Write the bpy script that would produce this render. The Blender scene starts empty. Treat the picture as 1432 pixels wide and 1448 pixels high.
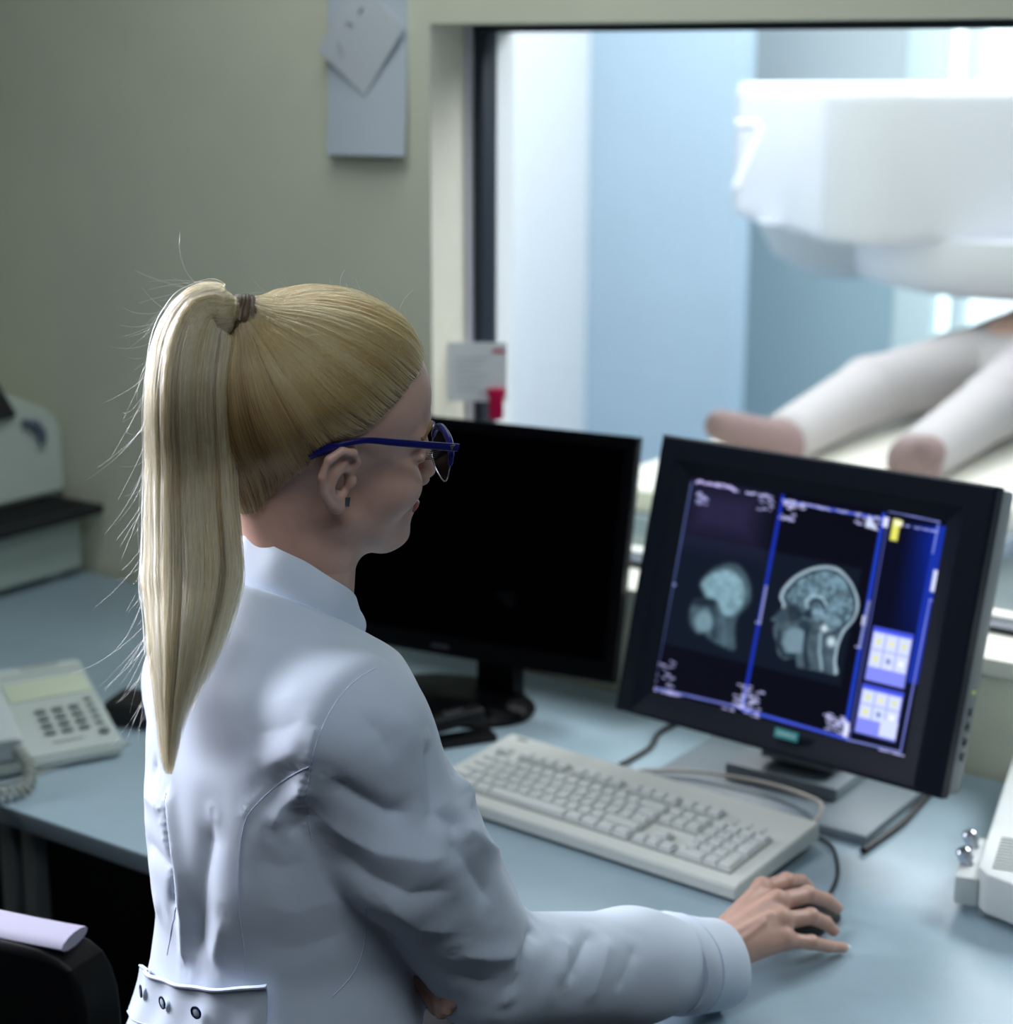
import bpy, bmesh, math, random
import numpy as np
from mathutils import Vector, Matrix
random.seed(7); rng = np.random.default_rng(11)
SC = bpy.context.scene
COL = SC.collection
V = Vector

# ------------------------------------------------------------------ materials
def lin(c):
    out = []
    for v in c[:3]:
        v = v / 255.0
        out.append(v / 12.92 if v <= 0.04045 else ((v + 0.055) / 1.055) ** 2.4)
    return (*out, 1.0)

MATS = {}
def mat(name, rgb, rough=0.5, metal=0.0, spec=0.5, var=0.0, scale=30.0, bump=0.0, bscale=200.0, coat=0.0,
        emit=None, estr=0.0, sss=0.0, alpha=None, sheen=0.0):
    if name in MATS: return MATS[name]
    m = bpy.data.materials.new(name); m.use_nodes = True
    nt = m.node_tree; b = nt.nodes['Principled BSDF']
    b.inputs['Base Color'].default_value = lin(rgb)
    b.inputs['Roughness'].default_value = rough
    b.inputs['Metallic'].default_value = metal
    b.inputs['Specular IOR Level'].default_value = spec
    b.inputs['Coat Weight'].default_value = coat
    b.inputs['Sheen Weight'].default_value = sheen
    if sss:
        b.inputs['Subsurface Weight'].default_value = sss
        b.inputs['Subsurface Radius'].default_value = (0.012, 0.005, 0.003)
        b.inputs['Subsurface Scale'].default_value = 0.6
    if emit:
        b.inputs['Emission Color'].default_value = lin(emit)
        b.inputs['Emission Strength'].default_value = estr
    tc = nt.nodes.new('ShaderNodeTexCoord')
    if var > 0:
        n = nt.nodes.new('ShaderNodeTexNoise'); n.inputs['Scale'].default_value = scale
        n.inputs['Detail'].default_value = 5
        nt.links.new(tc.outputs['Object'], n.inputs['Vector'])
        r = nt.nodes.new('ShaderNodeValToRGB')
        base = lin(rgb)
        r.color_ramp.elements[0].position = 0.3; r.color_ramp.elements[1].position = 0.7
        r.color_ramp.elements[0].color = tuple(max(0, c * (1 - var)) for c in base[:3]) + (1,)
        r.color_ramp.elements[1].color = tuple(min(1, c * (1 + var)) for c in base[:3]) + (1,)
        nt.links.new(n.outputs['Fac'], r.inputs['Fac'])
        nt.links.new(r.outputs['Color'], b.inputs['Base Color'])
    if bump > 0:
        n2 = nt.nodes.new('ShaderNodeTexNoise'); n2.inputs['Scale'].default_value = bscale
        n2.inputs['Detail'].default_value = 3
        nt.links.new(tc.outputs['Object'], n2.inputs['Vector'])
        bp = nt.nodes.new('ShaderNodeBump'); bp.inputs['Strength'].default_value = bump
        bp.inputs['Distance'].default_value = 0.001
        nt.links.new(n2.outputs['Fac'], bp.inputs['Height'])
        nt.links.new(bp.outputs['Normal'], b.inputs['Normal'])
    MATS[name] = m
    return m

# ------------------------------------------------------------------ mesh builder
def rotz(a): return Matrix.Rotation(a, 4, 'Z')
class MB:
    def __init__(self): self.bm = bmesh.new()
    def _merge(self, t, M=None):
        if M is not None: bmesh.ops.transform(t, matrix=M, verts=t.verts)
        me = bpy.data.meshes.new('tmp'); t.to_mesh(me); t.free()
        self.bm.from_mesh(me); bpy.data.meshes.remove(me)
        return self
    def box(self, c, s, M=None, bev=0.0, seg=2, taper=None):
        t = bmesh.new(); bmesh.ops.create_cube(t, size=1.0)
        for v in t.verts:
            k = taper if (taper and v.co.z > 0) else (1, 1)
            v.co = V((v.co.x * s[0] * k[0], v.co.y * s[1] * k[1], v.co.z * s[2]))
        if bev > 0:
            bmesh.ops.bevel(t, geom=list(t.edges), offset=bev, segments=seg, profile=0.6, affect='EDGES')
        T = Matrix.Translation(V(c))
        return self._merge(t, (M @ T) if M is not None else T)
    def prism(self, poly, z0, z1, M=None, bev=0.0, seg=2):
        t = bmesh.new()
        a = [t.verts.new((p[0], p[1], z0)) for p in poly]; b = [t.verts.new((p[0], p[1], z1)) for p in poly]
        n = len(poly)
        t.faces.new(a[::-1]); t.faces.new(b)
        for i in range(n): t.faces.new((a[i], a[(i + 1) % n], b[(i + 1) % n], b[i]))
        bmesh.ops.recalc_face_normals(t, faces=t.faces)
        if bev > 0:
            bmesh.ops.bevel(t, geom=list(t.edges), offset=bev, segments=seg, profile=0.6, affect='EDGES')
        return self._merge(t, M)
    def tube(self, pts, r, n=8, closed=False, M=None, flat=1.0):
        pts = [V(p) for p in pts]; N = len(pts)
        rs = r if isinstance(r, (list, tuple)) else [r] * N
        t = bmesh.new(); rings = []; prev = None
        for i in range(N):
            if closed: d = pts[(i + 1) % N] - pts[i - 1]
            else: d = pts[min(i + 1, N - 1)] - pts[max(i - 1, 0)]
            d.normalize()
            if prev is None:
                u = d.cross(V((0, 0, 1)))
                if u.length < 1e-3: u = d.cross(V((0, 1, 0)))
            else:
                u = prev - d * prev.dot(d)
            u.normalize(); prev = u; w = d.cross(u)
            rings.append([t.verts.new(pts[i] + (u * math.cos(2 * math.pi * k / n) + w * flat * math.sin(2 * math.pi * k / n)) * rs[i]) for k in range(n)])
        for i in range(N if closed else N - 1):
            A, B = rings[i], rings[(i + 1) % N]
            for k in range(n): t.faces.new((A[k], A[(k + 1) % n], B[(k + 1) % n], B[k]))
        if not closed:
            t.faces.new(rings[0][::-1]); t.faces.new(rings[-1])
        bmesh.ops.recalc_face_normals(t, faces=t.faces)
        return self._merge(t, M)
    def lathe(self, prof, n=32, M=None, sx=1.0, sy=1.0):
        t = bmesh.new(); rings = []
        for (r, z) in prof:
            rings.append([t.verts.new((sx * r * math.cos(2 * math.pi * k / n), sy * r * math.sin(2 * math.pi * k / n), z)) for k in range(n)] if r > 1e-6 else [t.verts.new((0, 0, z))])
        for A, B in zip(rings, rings[1:]):
            for k in range(n):
                a = [A[k % len(A)], A[(k + 1) % len(A)], B[(k + 1) % len(B)], B[k % len(B)]]
                u = []
                for x in a:
                    if x not in u: u.append(x)
                if len(u) >= 3: t.faces.new(u)
        if len(rings[0]) > 1: t.faces.new(rings[0][::-1])
        if len(rings[-1]) > 1: t.faces.new(rings[-1])
        bmesh.ops.recalc_face_normals(t, faces=t.faces)
        return self._merge(t, M)
    def grid(self, P, M=None, thick=0.0):
        """P: (n,m,3) array of points -> sheet, optional thickness"""
        t = bmesh.new(); n, m = len(P), len(P[0])
        vs = [[t.verts.new(P[i][j]) for j in range(m)] for i in range(n)]
        for i in range(n - 1):
            for j in range(m - 1): t.faces.new((vs[i][j], vs[i + 1][j], vs[i + 1][j + 1], vs[i][j + 1]))
        if thick:
            bmesh.ops.recalc_face_normals(t, faces=t.faces)
            bmesh.ops.solidify(t, geom=t.faces[:], thickness=thick)
        return self._merge(t, M)
    def text(self, s, size, M, depth=0.0004):
        cu = bpy.data.curves.new('t', 'FONT'); cu.body = s; cu.size = size; cu.align_x = 'CENTER'; cu.align_y = 'CENTER'
        cu.extrude = depth / 2; cu.resolution_u = 2
        o = bpy.data.objects.new('t', cu); COL.objects.link(o)
        dg = bpy.context.evaluated_depsgraph_get()
        me = o.evaluated_get(dg).to_mesh()
        t = bmesh.new(); t.from_mesh(me); o.evaluated_get(dg).to_mesh_clear()
        bpy.data.objects.remove(o); bpy.data.curves.remove(cu)
        return self._merge(t, M)
    def build(self, name, m, parent=None, smooth=True, angle=0.6, world=False):
        me = bpy.data.meshes.new(name); self.bm.to_mesh(me); self.bm.free()
        return link(name, me, m, parent, smooth, angle, world)

def link(name, me, m, parent=None, smooth=True, angle=0.6, world=False):
    o = bpy.data.objects.new(name, me); COL.objects.link(o)
    if m: me.materials.append(m)
    if smooth and len(me.polygons):
        me.polygons.foreach_set('use_smooth', [True] * len(me.polygons))
        if angle: me.set_sharp_from_angle(angle=angle)
    if parent is not None:
        o.parent = parent
        if world: o.matrix_parent_inverse = world_of(parent).inverted()
    return o
def world_of(o):
    return (world_of(o.parent) @ o.matrix_parent_inverse @ o.matrix_basis) if o.parent else o.matrix_basis
def tag(o, label, cat, group=None, kind=None):
    o['label'] = label; o['category'] = cat
    if group: o['group'] = group
    if kind: o['kind'] = kind
    return o
def thing(name, label, cat, M=None, group=None):
    o = bpy.data.objects.new(name, None); COL.objects.link(o); o.empty_display_size = 0.05
    if M is not None: o.matrix_basis = M
    return tag(o, label, cat, group)
def struct(o, label=None, cat='wall'):
    o['kind'] = 'structure'
    if label: o['label'] = label; o['category'] = cat
    return o

# ------------------------------------------------------------------ camera
CF, CP, CA, CR = 2550.4, 0.2442, 0.6082, 0.0028
CAM = V((0, -2.2155, 1.6602))
_F = V((-math.sin(CA) * math.cos(CP), math.cos(CA) * math.cos(CP), -math.sin(CP)))
_R0 = V((math.cos(CA), math.sin(CA), 0)); _U0 = V((-math.sin(CA) * math.sin(CP), math.cos(CA) * math.sin(CP), math.cos(CP)))
_R = _R0 * math.cos(CR) + _U0 * math.sin(CR); _U = _U0 * math.cos(CR) - _R0 * math.sin(CR)
cd = bpy.data.cameras.new('camera'); co = bpy.data.objects.new('camera', cd); COL.objects.link(co)
co.matrix_world = Matrix(((_R.x, _U.x, -_F.x, CAM.x), (_R.y, _U.y, -_F.y, CAM.y), (_R.z, _U.z, -_F.z, CAM.z), (0, 0, 0, 1)))
cd.sensor_fit = 'VERTICAL'; cd.sensor_height = 24.0; cd.sensor_width = 24.0; cd.lens = CF / 1448 * 24.0
cd.clip_start = 0.05; cd.clip_end = 60
cd.dof.use_dof = True; cd.dof.focus_distance = 1.50; cd.dof.aperture_fstop = 2.9; cd.dof.aperture_blades = 9
SC.camera = co
def pt(x, y, d): return CAM + (_F + _R * ((x - 716) / CF) - _U * ((y - 724) / CF)) * d

# ------------------------------------------------------------------ the setting
WALL = mat('wall_paint', (214, 217, 194), 0.75, var=0.03, scale=6, bump=0.08, bscale=350)
JAMB = mat('jamb_paint', (206, 204, 190), 0.6, var=0.02)
SILL = mat('sill_paint', (222, 222, 208), 0.45)
DARKF = mat('dark_frame', (38, 46, 58), 0.35, 0.3)
FLOOR = mat('floor_vinyl', (70, 72, 76), 0.5, var=0.1, scale=15)
EXW = mat('exam_wall_white', (210, 215, 219), 0.7, var=0.01)
EXB = mat('exam_wall_blue', (170, 192, 208), 0.7, var=0.02, scale=3)
EXT = mat('exam_wall_teal', (192, 205, 209), 0.7, var=0.03, scale=3)
DIMW = mat('wall_dim', (70, 72, 74), 0.8)  # darkness behind the camera put into the wall colour

XJ, ZS, ZT, XR = -1.687, 0.904, 1.716, 1.25
b = MB()
b.box(((-3.2 + XJ) / 2, 0.11, 1.3), (XJ + 3.2, 0.22, 2.6))
b.box(((XR + 2.2) / 2, 0.11, 1.3), (2.2 - XR, 0.22, 2.6))
b.box(((XJ + XR) / 2, 0.11, (ZT + 2.6) / 2), (XR - XJ, 0.22, 2.6 - ZT))
b.box(((XJ + XR) / 2, 0.11, ZS / 2 - 0.012), (XR - XJ, 0.22, ZS - 0.024))
struct(b.build('wall_front', WALL, smooth=False))
b = MB(); b.box((XJ + 0.0015, 0.05, (ZS + ZT) / 2), (0.003, 0.1, ZT - ZS))
struct(b.build('trim_1', JAMB, smooth=False))
b = MB(); b.box(((XJ + XR) / 2, 0.103, ZS - 0.012), (XR - XJ - 0.002, 0.222, 0.024), bev=0.002)
struct(b.build('trim_2', SILL))
b = MB(); b.box((XJ + 0.0015, 0.181, (ZS + ZT) / 2), (0.003, 0.078, ZT - ZS)); struct(b.build('trim_4', EXW, smooth=False))
win = bpy.data.objects.new('window_1', None); COL.objects.link(win); struct(win)
b = MB()
b.box((XJ + 0.0175, 0.120, (ZS + ZT) / 2), (0.021, 0.038, ZT - ZS - 0.004), bev=0.002)
b.box((XR - 0.03, 0.125, (ZS + ZT) / 2), (0.046, 0.05, ZT - ZS - 0.004), bev=0.002)
b.box(((XJ + XR) / 2, 0.125, ZT - 0.006), (XR - XJ - 0.01, 0.05, 0.010), bev=0.001)
b.box(((XJ + XR) / 2, 0.125, ZS + 0.005), (XR - XJ - 0.01, 0.05, 0.010), bev=0.001)
b.build('frame', DARKF, win)
b = MB(); b.box((XJ + 0.0065, 0.094, (ZS + ZT) / 2), (0.007, 0.014, ZT - ZS - 0.004))
b.build('glazing_bead', mat('bead', (190, 190, 200), 0.5), win)
gm = bpy.data.materials.new('window_glass'); gm.use_nodes = True
nt = gm.node_tree; nt.nodes.clear()
out = nt.nodes.new('ShaderNodeOutputMaterial'); mx = nt.nodes.new('ShaderNodeMixShader')
tr = nt.nodes.new('ShaderNodeBsdfTransparent'); gl = nt.nodes.new('ShaderNodeBsdfGlossy')
tr.inputs['Color'].default_value = (0.965, 0.98, 0.985, 1); gl.inputs['Roughness'].default_value = 0.02
mx.inputs[0].default_value = 0.03
nt.links.new(tr.outputs[0], mx.inputs[1]); nt.links.new(gl.outputs[0], mx.inputs[2]); nt.links.new(mx.outputs[0], out.inputs['Surface'])
GLASS = gm
b = MB(); b.box(((XJ + XR) / 2, 0.128, (ZS + ZT) / 2), (XR - XJ - 0.05, 0.006, ZT - ZS - 0.02))
b.build('pane', GLASS, win, smooth=False)

b = MB(); b.box((-0.5, -1.79, -0.05), (5.4, 3.58, 0.1)); struct(b.build('floor', FLOOR, smooth=False))
b = MB(); b.box((-0.5, -1.79, 2.65), (5.4, 3.58, 0.1)); struct(b.build('ceiling', mat('ceiling_dim', (120, 122, 122), 0.8), smooth=False))  # ceiling colour darkened as well, to keep the unseen room dark
b = MB(); b.box((2.25, -1.8, 1.3), (0.1, 3.6, 2.6)); struct(b.build('wall_right', DIMW, smooth=False))
# left wall with the daylight window behind the desk chair
LW0, LW1, LZ0, LZ1 = -1.95, -0.75, 1.35, 2.45
b = MB()
b.box((-3.25, (LW1 + 0.0) / 2, 1.3), (0.1, -LW1, 2.6)); b.box((-3.25, (-3.6 + LW0) / 2, 1.3), (0.1, 3.6 + LW0, 2.6))
b.box((-3.25, (LW0 + LW1) / 2, LZ0 / 2), (0.1, LW1 - LW0, LZ0)); b.box((-3.25, (LW0 + LW1) / 2, (LZ1 + 2.6) / 2), (0.1, LW1 - LW0, 2.6 - LZ1))
struct(b.build('wall_left', WALL, smooth=False))
b = MB(); b.box((-0.5, -3.65, 1.3), (5.4, 0.1, 2.6)); struct(b.build('wall_back', DIMW, smooth=False))

# scanner room shell (beyond the glass)
b = MB(); b.box((-0.9, 2.6, -0.05), (6.4, 4.8, 0.1)); struct(b.build('floor_exam', mat('exam_floor', (150, 172, 190), 0.35, var=0.03), smooth=False))
b = MB(); b.box((-0.9, 2.6, 2.75), (6.4, 4.8, 0.1)); struct(b.build('ceiling_exam', mat('exam_ceiling', (235, 238, 240), 0.8), smooth=False))
b = MB(); b.box((-3.73, 2.4, 1.35), (0.1, 4.3, 2.7)); struct(b.build('wall_exam_left', EXW, smooth=False))
b = MB(); b.box((2.35, 2.6, 1.35), (0.1, 4.8, 2.7)); struct(b.build('wall_exam_right', EXW, smooth=False))
b = MB(); b.box((-3.37, 3.66, 1.35), (0.62, 0.12, 2.7)); struct(b.build('partition_exam', EXB, smooth=False))
WX0, WX1, WZ0, WZ1 = -2.86, -1.75, 0.15, 2.35
b = MB()
b.box(((-3.68 + WX0) / 2, 4.66, 1.35), (WX0 + 3.68, 0.12, 2.7)); b.box(((2.3 + WX1) / 2, 4.66, 1.35), (2.3 - WX1, 0.12, 2.7))
b.box(((WX0 + WX1) / 2, 4.66, WZ0 / 2), (WX1 - WX0, 0.12, WZ0)); b.box(((WX0 + WX1) / 2, 4.66, (WZ1 + 2.7) / 2), (WX1 - WX0, 0.12, 2.7 - WZ1))
struct(b.build('wall_exam_far', EXT, smooth=False))
b = MB(); b.box(((-3.68 + WX0) / 2, 4.596, 0.62), (WX0 + 3.68, 0.008, 1.24)); struct(b.build('trim_3', mat('dado_teal', (158, 184, 193), 0.65), smooth=False))
w2 = bpy.data.objects.new('window_2', None); COL.objects.link(w2); struct(w2)
b = MB()
for x in (WX0 + 0.08, -2.60, -2.22, WX1 - 0.03): b.box((x, 4.66, (WZ0 + WZ1) / 2), (0.06 if x > -2.7 else 0.16, 0.1, WZ1 - WZ0), bev=0.004)
for z in (WZ0 + 0.04, WZ1 - 0.04): b.box(((WX0 + WX1) / 2, 4.66, z), (WX1 - WX0, 0.1, 0.08), bev=0.004)
b.build('frame', mat('exam_window_frame', (215, 232, 232), 0.5), w2)
sky = mat('daylight_pane', (235, 245, 248), 0.4, emit=(232, 246, 250), estr=1.5)
b = MB(); b.box(((WX0 + WX1) / 2, 4.69, (WZ0 + WZ1) / 2), (WX1 - WX0 - 0.02, 0.01, WZ1 - WZ0 - 0.02)); b.build('pane', sky, w2, smooth=False)
# ------------------------------------------------------------------ desk
DT = 0.74
DESK = mat('desk_laminate', (148, 170, 181), 0.34, spec=0.45, var=0.025, scale=40)
EDGE = mat('desk_edge', (86, 102, 108), 0.45)
desk = thing('desk', 'long grey-blue desk top under the window carrying both monitors', 'desk', Matrix.Translation((-1.0, -0.42, 0)))
b = MB(); b.box((0, 0.0, DT - 0.011), (4.2, 0.812, 0.022)); b.build('table_top', DESK, desk, smooth=False)
b = MB(); b.box((0, -0.407, DT - 0.0115), (4.2, 0.004, 0.023), bev=0.0015); b.build('edge_band', EDGE, desk)
LEGM = mat('desk_leg', (92, 98, 98), 0.45, 0.2)
for x in (-2.0, 0.4, 2.0):
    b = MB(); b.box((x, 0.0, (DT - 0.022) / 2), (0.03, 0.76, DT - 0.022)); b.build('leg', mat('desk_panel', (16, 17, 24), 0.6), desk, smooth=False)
for x in (-0.792, -0.748):
    b = MB(); b.box((x, -0.36, (DT - 0.022) / 2), (0.024, 0.024, DT - 0.022), bev=0.003); b.build('leg', LEGM, desk)
b = MB(); b.box((0, 0.30, 0.36), (4.1, 0.018, 0.712)); b.build('under_desk_dark', mat('desk_panel', (16, 17, 24), 0.6), desk, smooth=False)  # black sheet added to stand for the shade under the desk

# ------------------------------------------------------------------ right monitor
def pose(c, yaw, tilt):
    w = V((math.cos(yaw), math.sin(yaw), 0)); n0 = V((math.sin(yaw), -math.cos(yaw), 0))
    n = n0 * math.cos(tilt) + V((0, 0, 1)) * math.sin(tilt); u = n.cross(w)
    return Matrix(((w.x, u.x, n.x, c[0]), (w.y, u.y, n.y, c[1]), (w.z, u.z, n.z, c[2]), (0, 0, 0, 1)))
BEZ = mat('navy_bezel', (17, 24, 37), 0.5, spec=0.15, var=0.04, scale=8, bump=0.1, bscale=900)
GREYP = mat('grey_plastic', (104, 112, 116), 0.45)
mon = thing('monitor', 'navy framed monitor on grey foot showing two head scans', 'monitor', Matrix.Translation((-0.95, -0.2, DT)))
MM = pose((-0.925, -0.272, 1.014), math.radians(-4.75), math.radians(15.1))
W, H, sx0, sy0, sw, sh = 0.466, 0.366, 0.048, 0.049, 0.36, 0.282
xl, xr_, yb, yt = -W / 2 + sx0, -W / 2 + sx0 + sw, H / 2 - sy0 - sh, H / 2 - sy0
def ring(loops, M, closed_in=False):
    t = bmesh.new(); R_ = []
    for (x0, x1, y0, y1, z) in loops:
        R_.append([t.verts.new(p) for p in ((x0, y0, z), (x1, y0, z), (x1, y1, z), (x0, y1, z))])
    for A_, B_ in zip(R_, R_[1:]):
        for k in range(4): t.faces.new((A_[k], A_[(k + 1) % 4], B_[(k + 1) % 4], B_[k]))
    if closed_in: t.faces.new(R_[0][::-1])
    bmesh.ops.recalc_face_normals(t, faces=t.faces)
    return t, M
b = MB()
t, M_ = ring([(-W/2+.004, W/2-.004, -H/2+.004, H/2-.004, -0.026), (-W/2, W/2, -H/2, H/2, -0.022), (-W/2, W/2, -H/2, H/2, -0.004), (-W/2+.003, W/2-.003, -H/2+.003, H/2-.003, 0.0),
              (xl-.022, xr_+.024, yb-.030, yt+.020, 0.001), (xl-.020, xr_+.022, yb-.028, yt+.018, -0.001), (xl, xr_, yb, yt, -0.012), (xl-.001, xr_+.001, yb-.001, yt+.001, -0.016)], MM)
b._merge(t, MM); b.build('bezel', BEZ, mon, world=True)
b = MB()
b.box((0, 0, -0.043), (W - 0.004, H - 0.004, 0.036), MM, bev=0.006)
b.box((0, -0.01, -0.075), (W - 0.09, H - 0.08, 0.03), MM, bev=0.012)
b.build('housing', GREYP, mon, world=True)
b = MB()
for k in range(4): b.box((W/2 + 0.0005, -0.135 + k*0.018, -0.043), (0.003, 0.010, 0.006), MM, bev=0.001)
b.build('side_button', mat('side_btn', (90, 96, 98), 0.4), mon, world=True)
b = MB(); b.box((W/2, -0.058, -0.040), (0.003, 0.004, 0.004), MM, bev=0.001)
b.build('power_light', mat('power_led', (150, 170, 90), 0.4, emit=(150, 180, 80), estr=0.5), mon, world=True)
b = MB(); b.box((0.024, -H/2 + 0.026, 0.0008), (0.033, 0.0115, 0.003), MM, bev=0.0006)
bd = b.build('badge', mat('badge_teal', (58, 160, 160), 0.35), mon, world=True); bd['label'] = 'small teal maker badge under the screen'
b = MB(); b.text('SIEMENS', 0.0072, MM @ Matrix.Translation((0.024, -H/2 + 0.026, 0.0025)), 0.0004)
b.build('lettering', mat('badge_letters', (222, 245, 245), 0.4), bd, world=True, smooth=False)
# stand
b = MB()
b.box((0.012, 0.045, 0.10), (0.095, 0.036, 0.19), bev=0.006)
b.box((0.012, 0.012, 0.052), (0.105, 0.045, 0.022), bev=0.004)
b.build('neck', mat('stand_grey', (100, 108, 118), 0.5), mon)
b = MB()
b.box((-0.005, 0.01, 0.007), (0.315, 0.235, 0.013), bev=0.004); b.box((0, 0.03, 0.022), (0.16, 0.13, 0.02), bev=0.006)
b.build('foot', mat('stand_foot', (116, 128, 136), 0.45), mon)

# scan shown on the screen: painted per point of a fine grid
def homog(src, dst):
    A_ = []
    for (x, y), (u, v) in zip(src, dst):
        A_.append([x, y, 1, 0, 0, 0, -u * x, -u * y, -u]); A_.append([0, 0, 0, x, y, 1, -v * x, -v * y, -v])
    _, _, Vt = np.linalg.svd(np.array(A_)); return Vt[-1].reshape(3, 3)
Hm = homog([(0, 0), (1, 0), (1, 1), (0, 1)], [(970, 672), (1333, 737), (1272, 1071), (915, 976)])
Hi = np.linalg.inv(Hm)
def uv_of(x, y):
    p = Hi @ np.array([x, y, 1.0]); return p[0] / p[2], p[1] / p[2]
NU, NV = 300, 236
uu, vv = np.meshgrid((np.arange(NU) ) / (NU - 1), (np.arange(NV)) / (NV - 1))
X_, Y_ = uu * 360.0, vv * 282.0            # millimetres across and down the screen
img = np.zeros((NV, NU, 3)); img[:] = (6, 7, 18)
def mm(x, y): u, v = uv_of(x, y); return u * 360.0, v * 282.0
def put(mask, col):
    m = np.clip(mask, 0, 1)[..., None]; img[:] = img * (1 - m) + np.array(col, float) * m
def sstep(d, w=1.0): return np.clip(0.5 - d / (2 * w), 0, 1)
def rect(x0, y0, x1, y1, w=0.6): return sstep(np.maximum(np.maximum(x0 - X_, X_ - x1), np.maximum(y0 - Y_, Y_ - y1)), w)
def polyd(P):
    P = np.array(P); d = np.full(X_.shape, 1e9); ins = np.zeros(X_.shape, bool)
    for (ax, ay), (bx, by) in zip(P, np.roll(P, -1, 0)):
        ex, ey = bx - ax, by - ay; t = np.clip(((X_ - ax) * ex + (Y_ - ay) * ey) / (ex * ex + ey * ey + 1e-9), 0, 1)
        d = np.minimum(d, np.hypot(X_ - ax - t * ex, Y_ - ay - t * ey))
        c = ((ay > Y_) != (by > Y_)) & (X_ < ex * (Y_ - ay) / (ey + (1e-9 if ey >= 0 else -1e-9)) + ax); ins ^= c
    return np.where(ins, -d, d)
def smoothpoly(P, n=6):
    P = np.array(P, float); N = len(P); out = []
    for i in range(N):
        p0, p1, p2, p3 = P[i - 1], P[i], P[(i + 1) % N], P[(i + 2) % N]
        for k in range(n):
            t = k / n; out.append(0.5 * (2 * p1 + (p2 - p0) * t + (2 * p0 - 5 * p1 + 4 * p2 - p3) * t * t + (3 * p1 - p0 - 3 * p2 + p3) * t ** 3))
    return np.array(out)
def lined(P):
    d = np.full(X_.shape, 1e9)
    for (ax, ay), (bx, by) in zip(P, P[1:]):
        ex, ey = bx - ax, by - ay; t = np.clip(((X_ - ax) * ex + (Y_ - ay) * ey) / (ex * ex + ey * ey + 1e-9), 0, 1)
        d = np.minimum(d, np.hypot(X_ - ax - t * ex, Y_ - ay - t * ey))
    return d
def noise2(s, seed):
    r = np.random.default_rng(seed); a = r.random((int(282 / s) + 3, int(360 / s) + 3))
    gx, gy = X_ / s, Y_ / s; i, j = gy.astype(int), gx.astype(int); fx, fy = gx - j, gy - i
    fx, fy = fx * fx * (3 - 2 * fx), fy * fy * (3 - 2 * fy)
    return (a[i, j] * (1 - fx) + a[i, j + 1] * fx) * (1 - fy) + (a[i + 1, j] * (1 - fx) + a[i + 1, j + 1] * fx) * fy
# picture band, then a soft purple haze painted into the upper left
put(rect(0, 74, 262, 219, 1.5), (13, 20, 33))
put(rect(3, 3, 112, 74, 26) * 0.7, (46, 42, 76))
def pm(L): return [mm(*p) for p in L]
# large head, outline read off the photograph
off = lambda L, s=3.62, o=(940, 650): [(o[0] + x / s, o[1] + y / s) for x, y in L]
head = pm(off([(575, 740), (560, 700), (580, 650), (640, 590), (720, 550), (800, 538), (870, 555), (930, 620), (965, 700), (968, 760), (945, 820), (895, 880), (865, 950), (852, 1030), (855, 1098), (770, 1085), (690, 1070), (650, 1060), (640, 1015), (580, 1020), (548, 985), (545, 940), (530, 900), (528, 855), (540, 830), (515, 815), (560, 775)]))
hd = polyd(smoothpoly(head)); nz = noise2(7, 1) * 0.6 + noise2(3, 2) * 0.4
body = (70 + 50 * nz)
m = sstep(hd, 0.8)
img[:] = img * (1 - m[..., None]) + m[..., None] * np.stack([body * 0.68, body * 0.86, body * 0.96], -1)
skull = pm(off([(575, 740), (560, 700), (580, 650), (640, 590), (720, 550), (800, 538), (870, 555), (930, 620), (965, 700), (968, 760), (945, 820), (895, 880), (865, 950), (852, 1030), (855, 1098)]))
put(sstep(np.abs(lined([(p[0] * 1, p[1]) for p in skull]) - 2.0) - 2.0, 1.2) * m, (150, 172, 186))
inner = pm(off([(600, 720), (612, 670), (665, 610), (740, 575), (820, 568), (880, 600), (925, 660), (942, 730), (930, 800), (880, 850), (830, 880), (790, 870), (770, 800), (700, 790), (650, 770)]))
idd = polyd(smoothpoly(inner)); put(sstep(idd - 2.5, 1.2) * m * 0.75, (12, 22, 34)); mi = sstep(idd, 1.2)
nz2 = np.clip(.5 + 1.5 * (noise2(5, 8) - .5) + 1.1 * (noise2(2.6, 9) - .5), 0, 1); br = 106 + 66 * nz2; img[:] = img * (1 - mi[..., None]) + mi[..., None] * np.stack([br * 0.62, br * 0.80, br * 0.90], -1)
cc = pm(off([(700, 760), (695, 720), (730, 690), (780, 700), (800, 740)])); put(sstep(lined(cc) - 1.7, 1.0) * 0.85, (150, 176, 190))
cc = pm(off([(715, 740), (740, 715), (775, 720), (790, 750)])); put(sstep(lined(cc) - 1.6, 0.9) * 0.9, (24, 38, 52))
cc = pm(off([(800, 850), (835, 780), (900, 830)])); put(sstep(lined(cc) - 1.0, 0.9) * 0.7, (36, 54, 70))
for c_, r_, col, k in [((710, 780), 5, (20, 32, 46), .9), ((790, 862), 4.5, (205, 225, 232), .95), ((825, 930), 6, (190, 212, 222), .9), ((760, 790), 8, (130, 160, 176), .6), ((640, 780), 11, (26, 36, 48), .7), ((640, 925), 17, (122, 150, 166), .7), ((565, 800), 8, (44, 60, 74), .7), ((830, 815), 9, (112, 140, 156), .6)]:
    p = mm(*off([c_])[0]); put(sstep(np.hypot(X_ - p[0], Y_ - p[1]) - r_, 3.0) * k, col)
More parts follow.
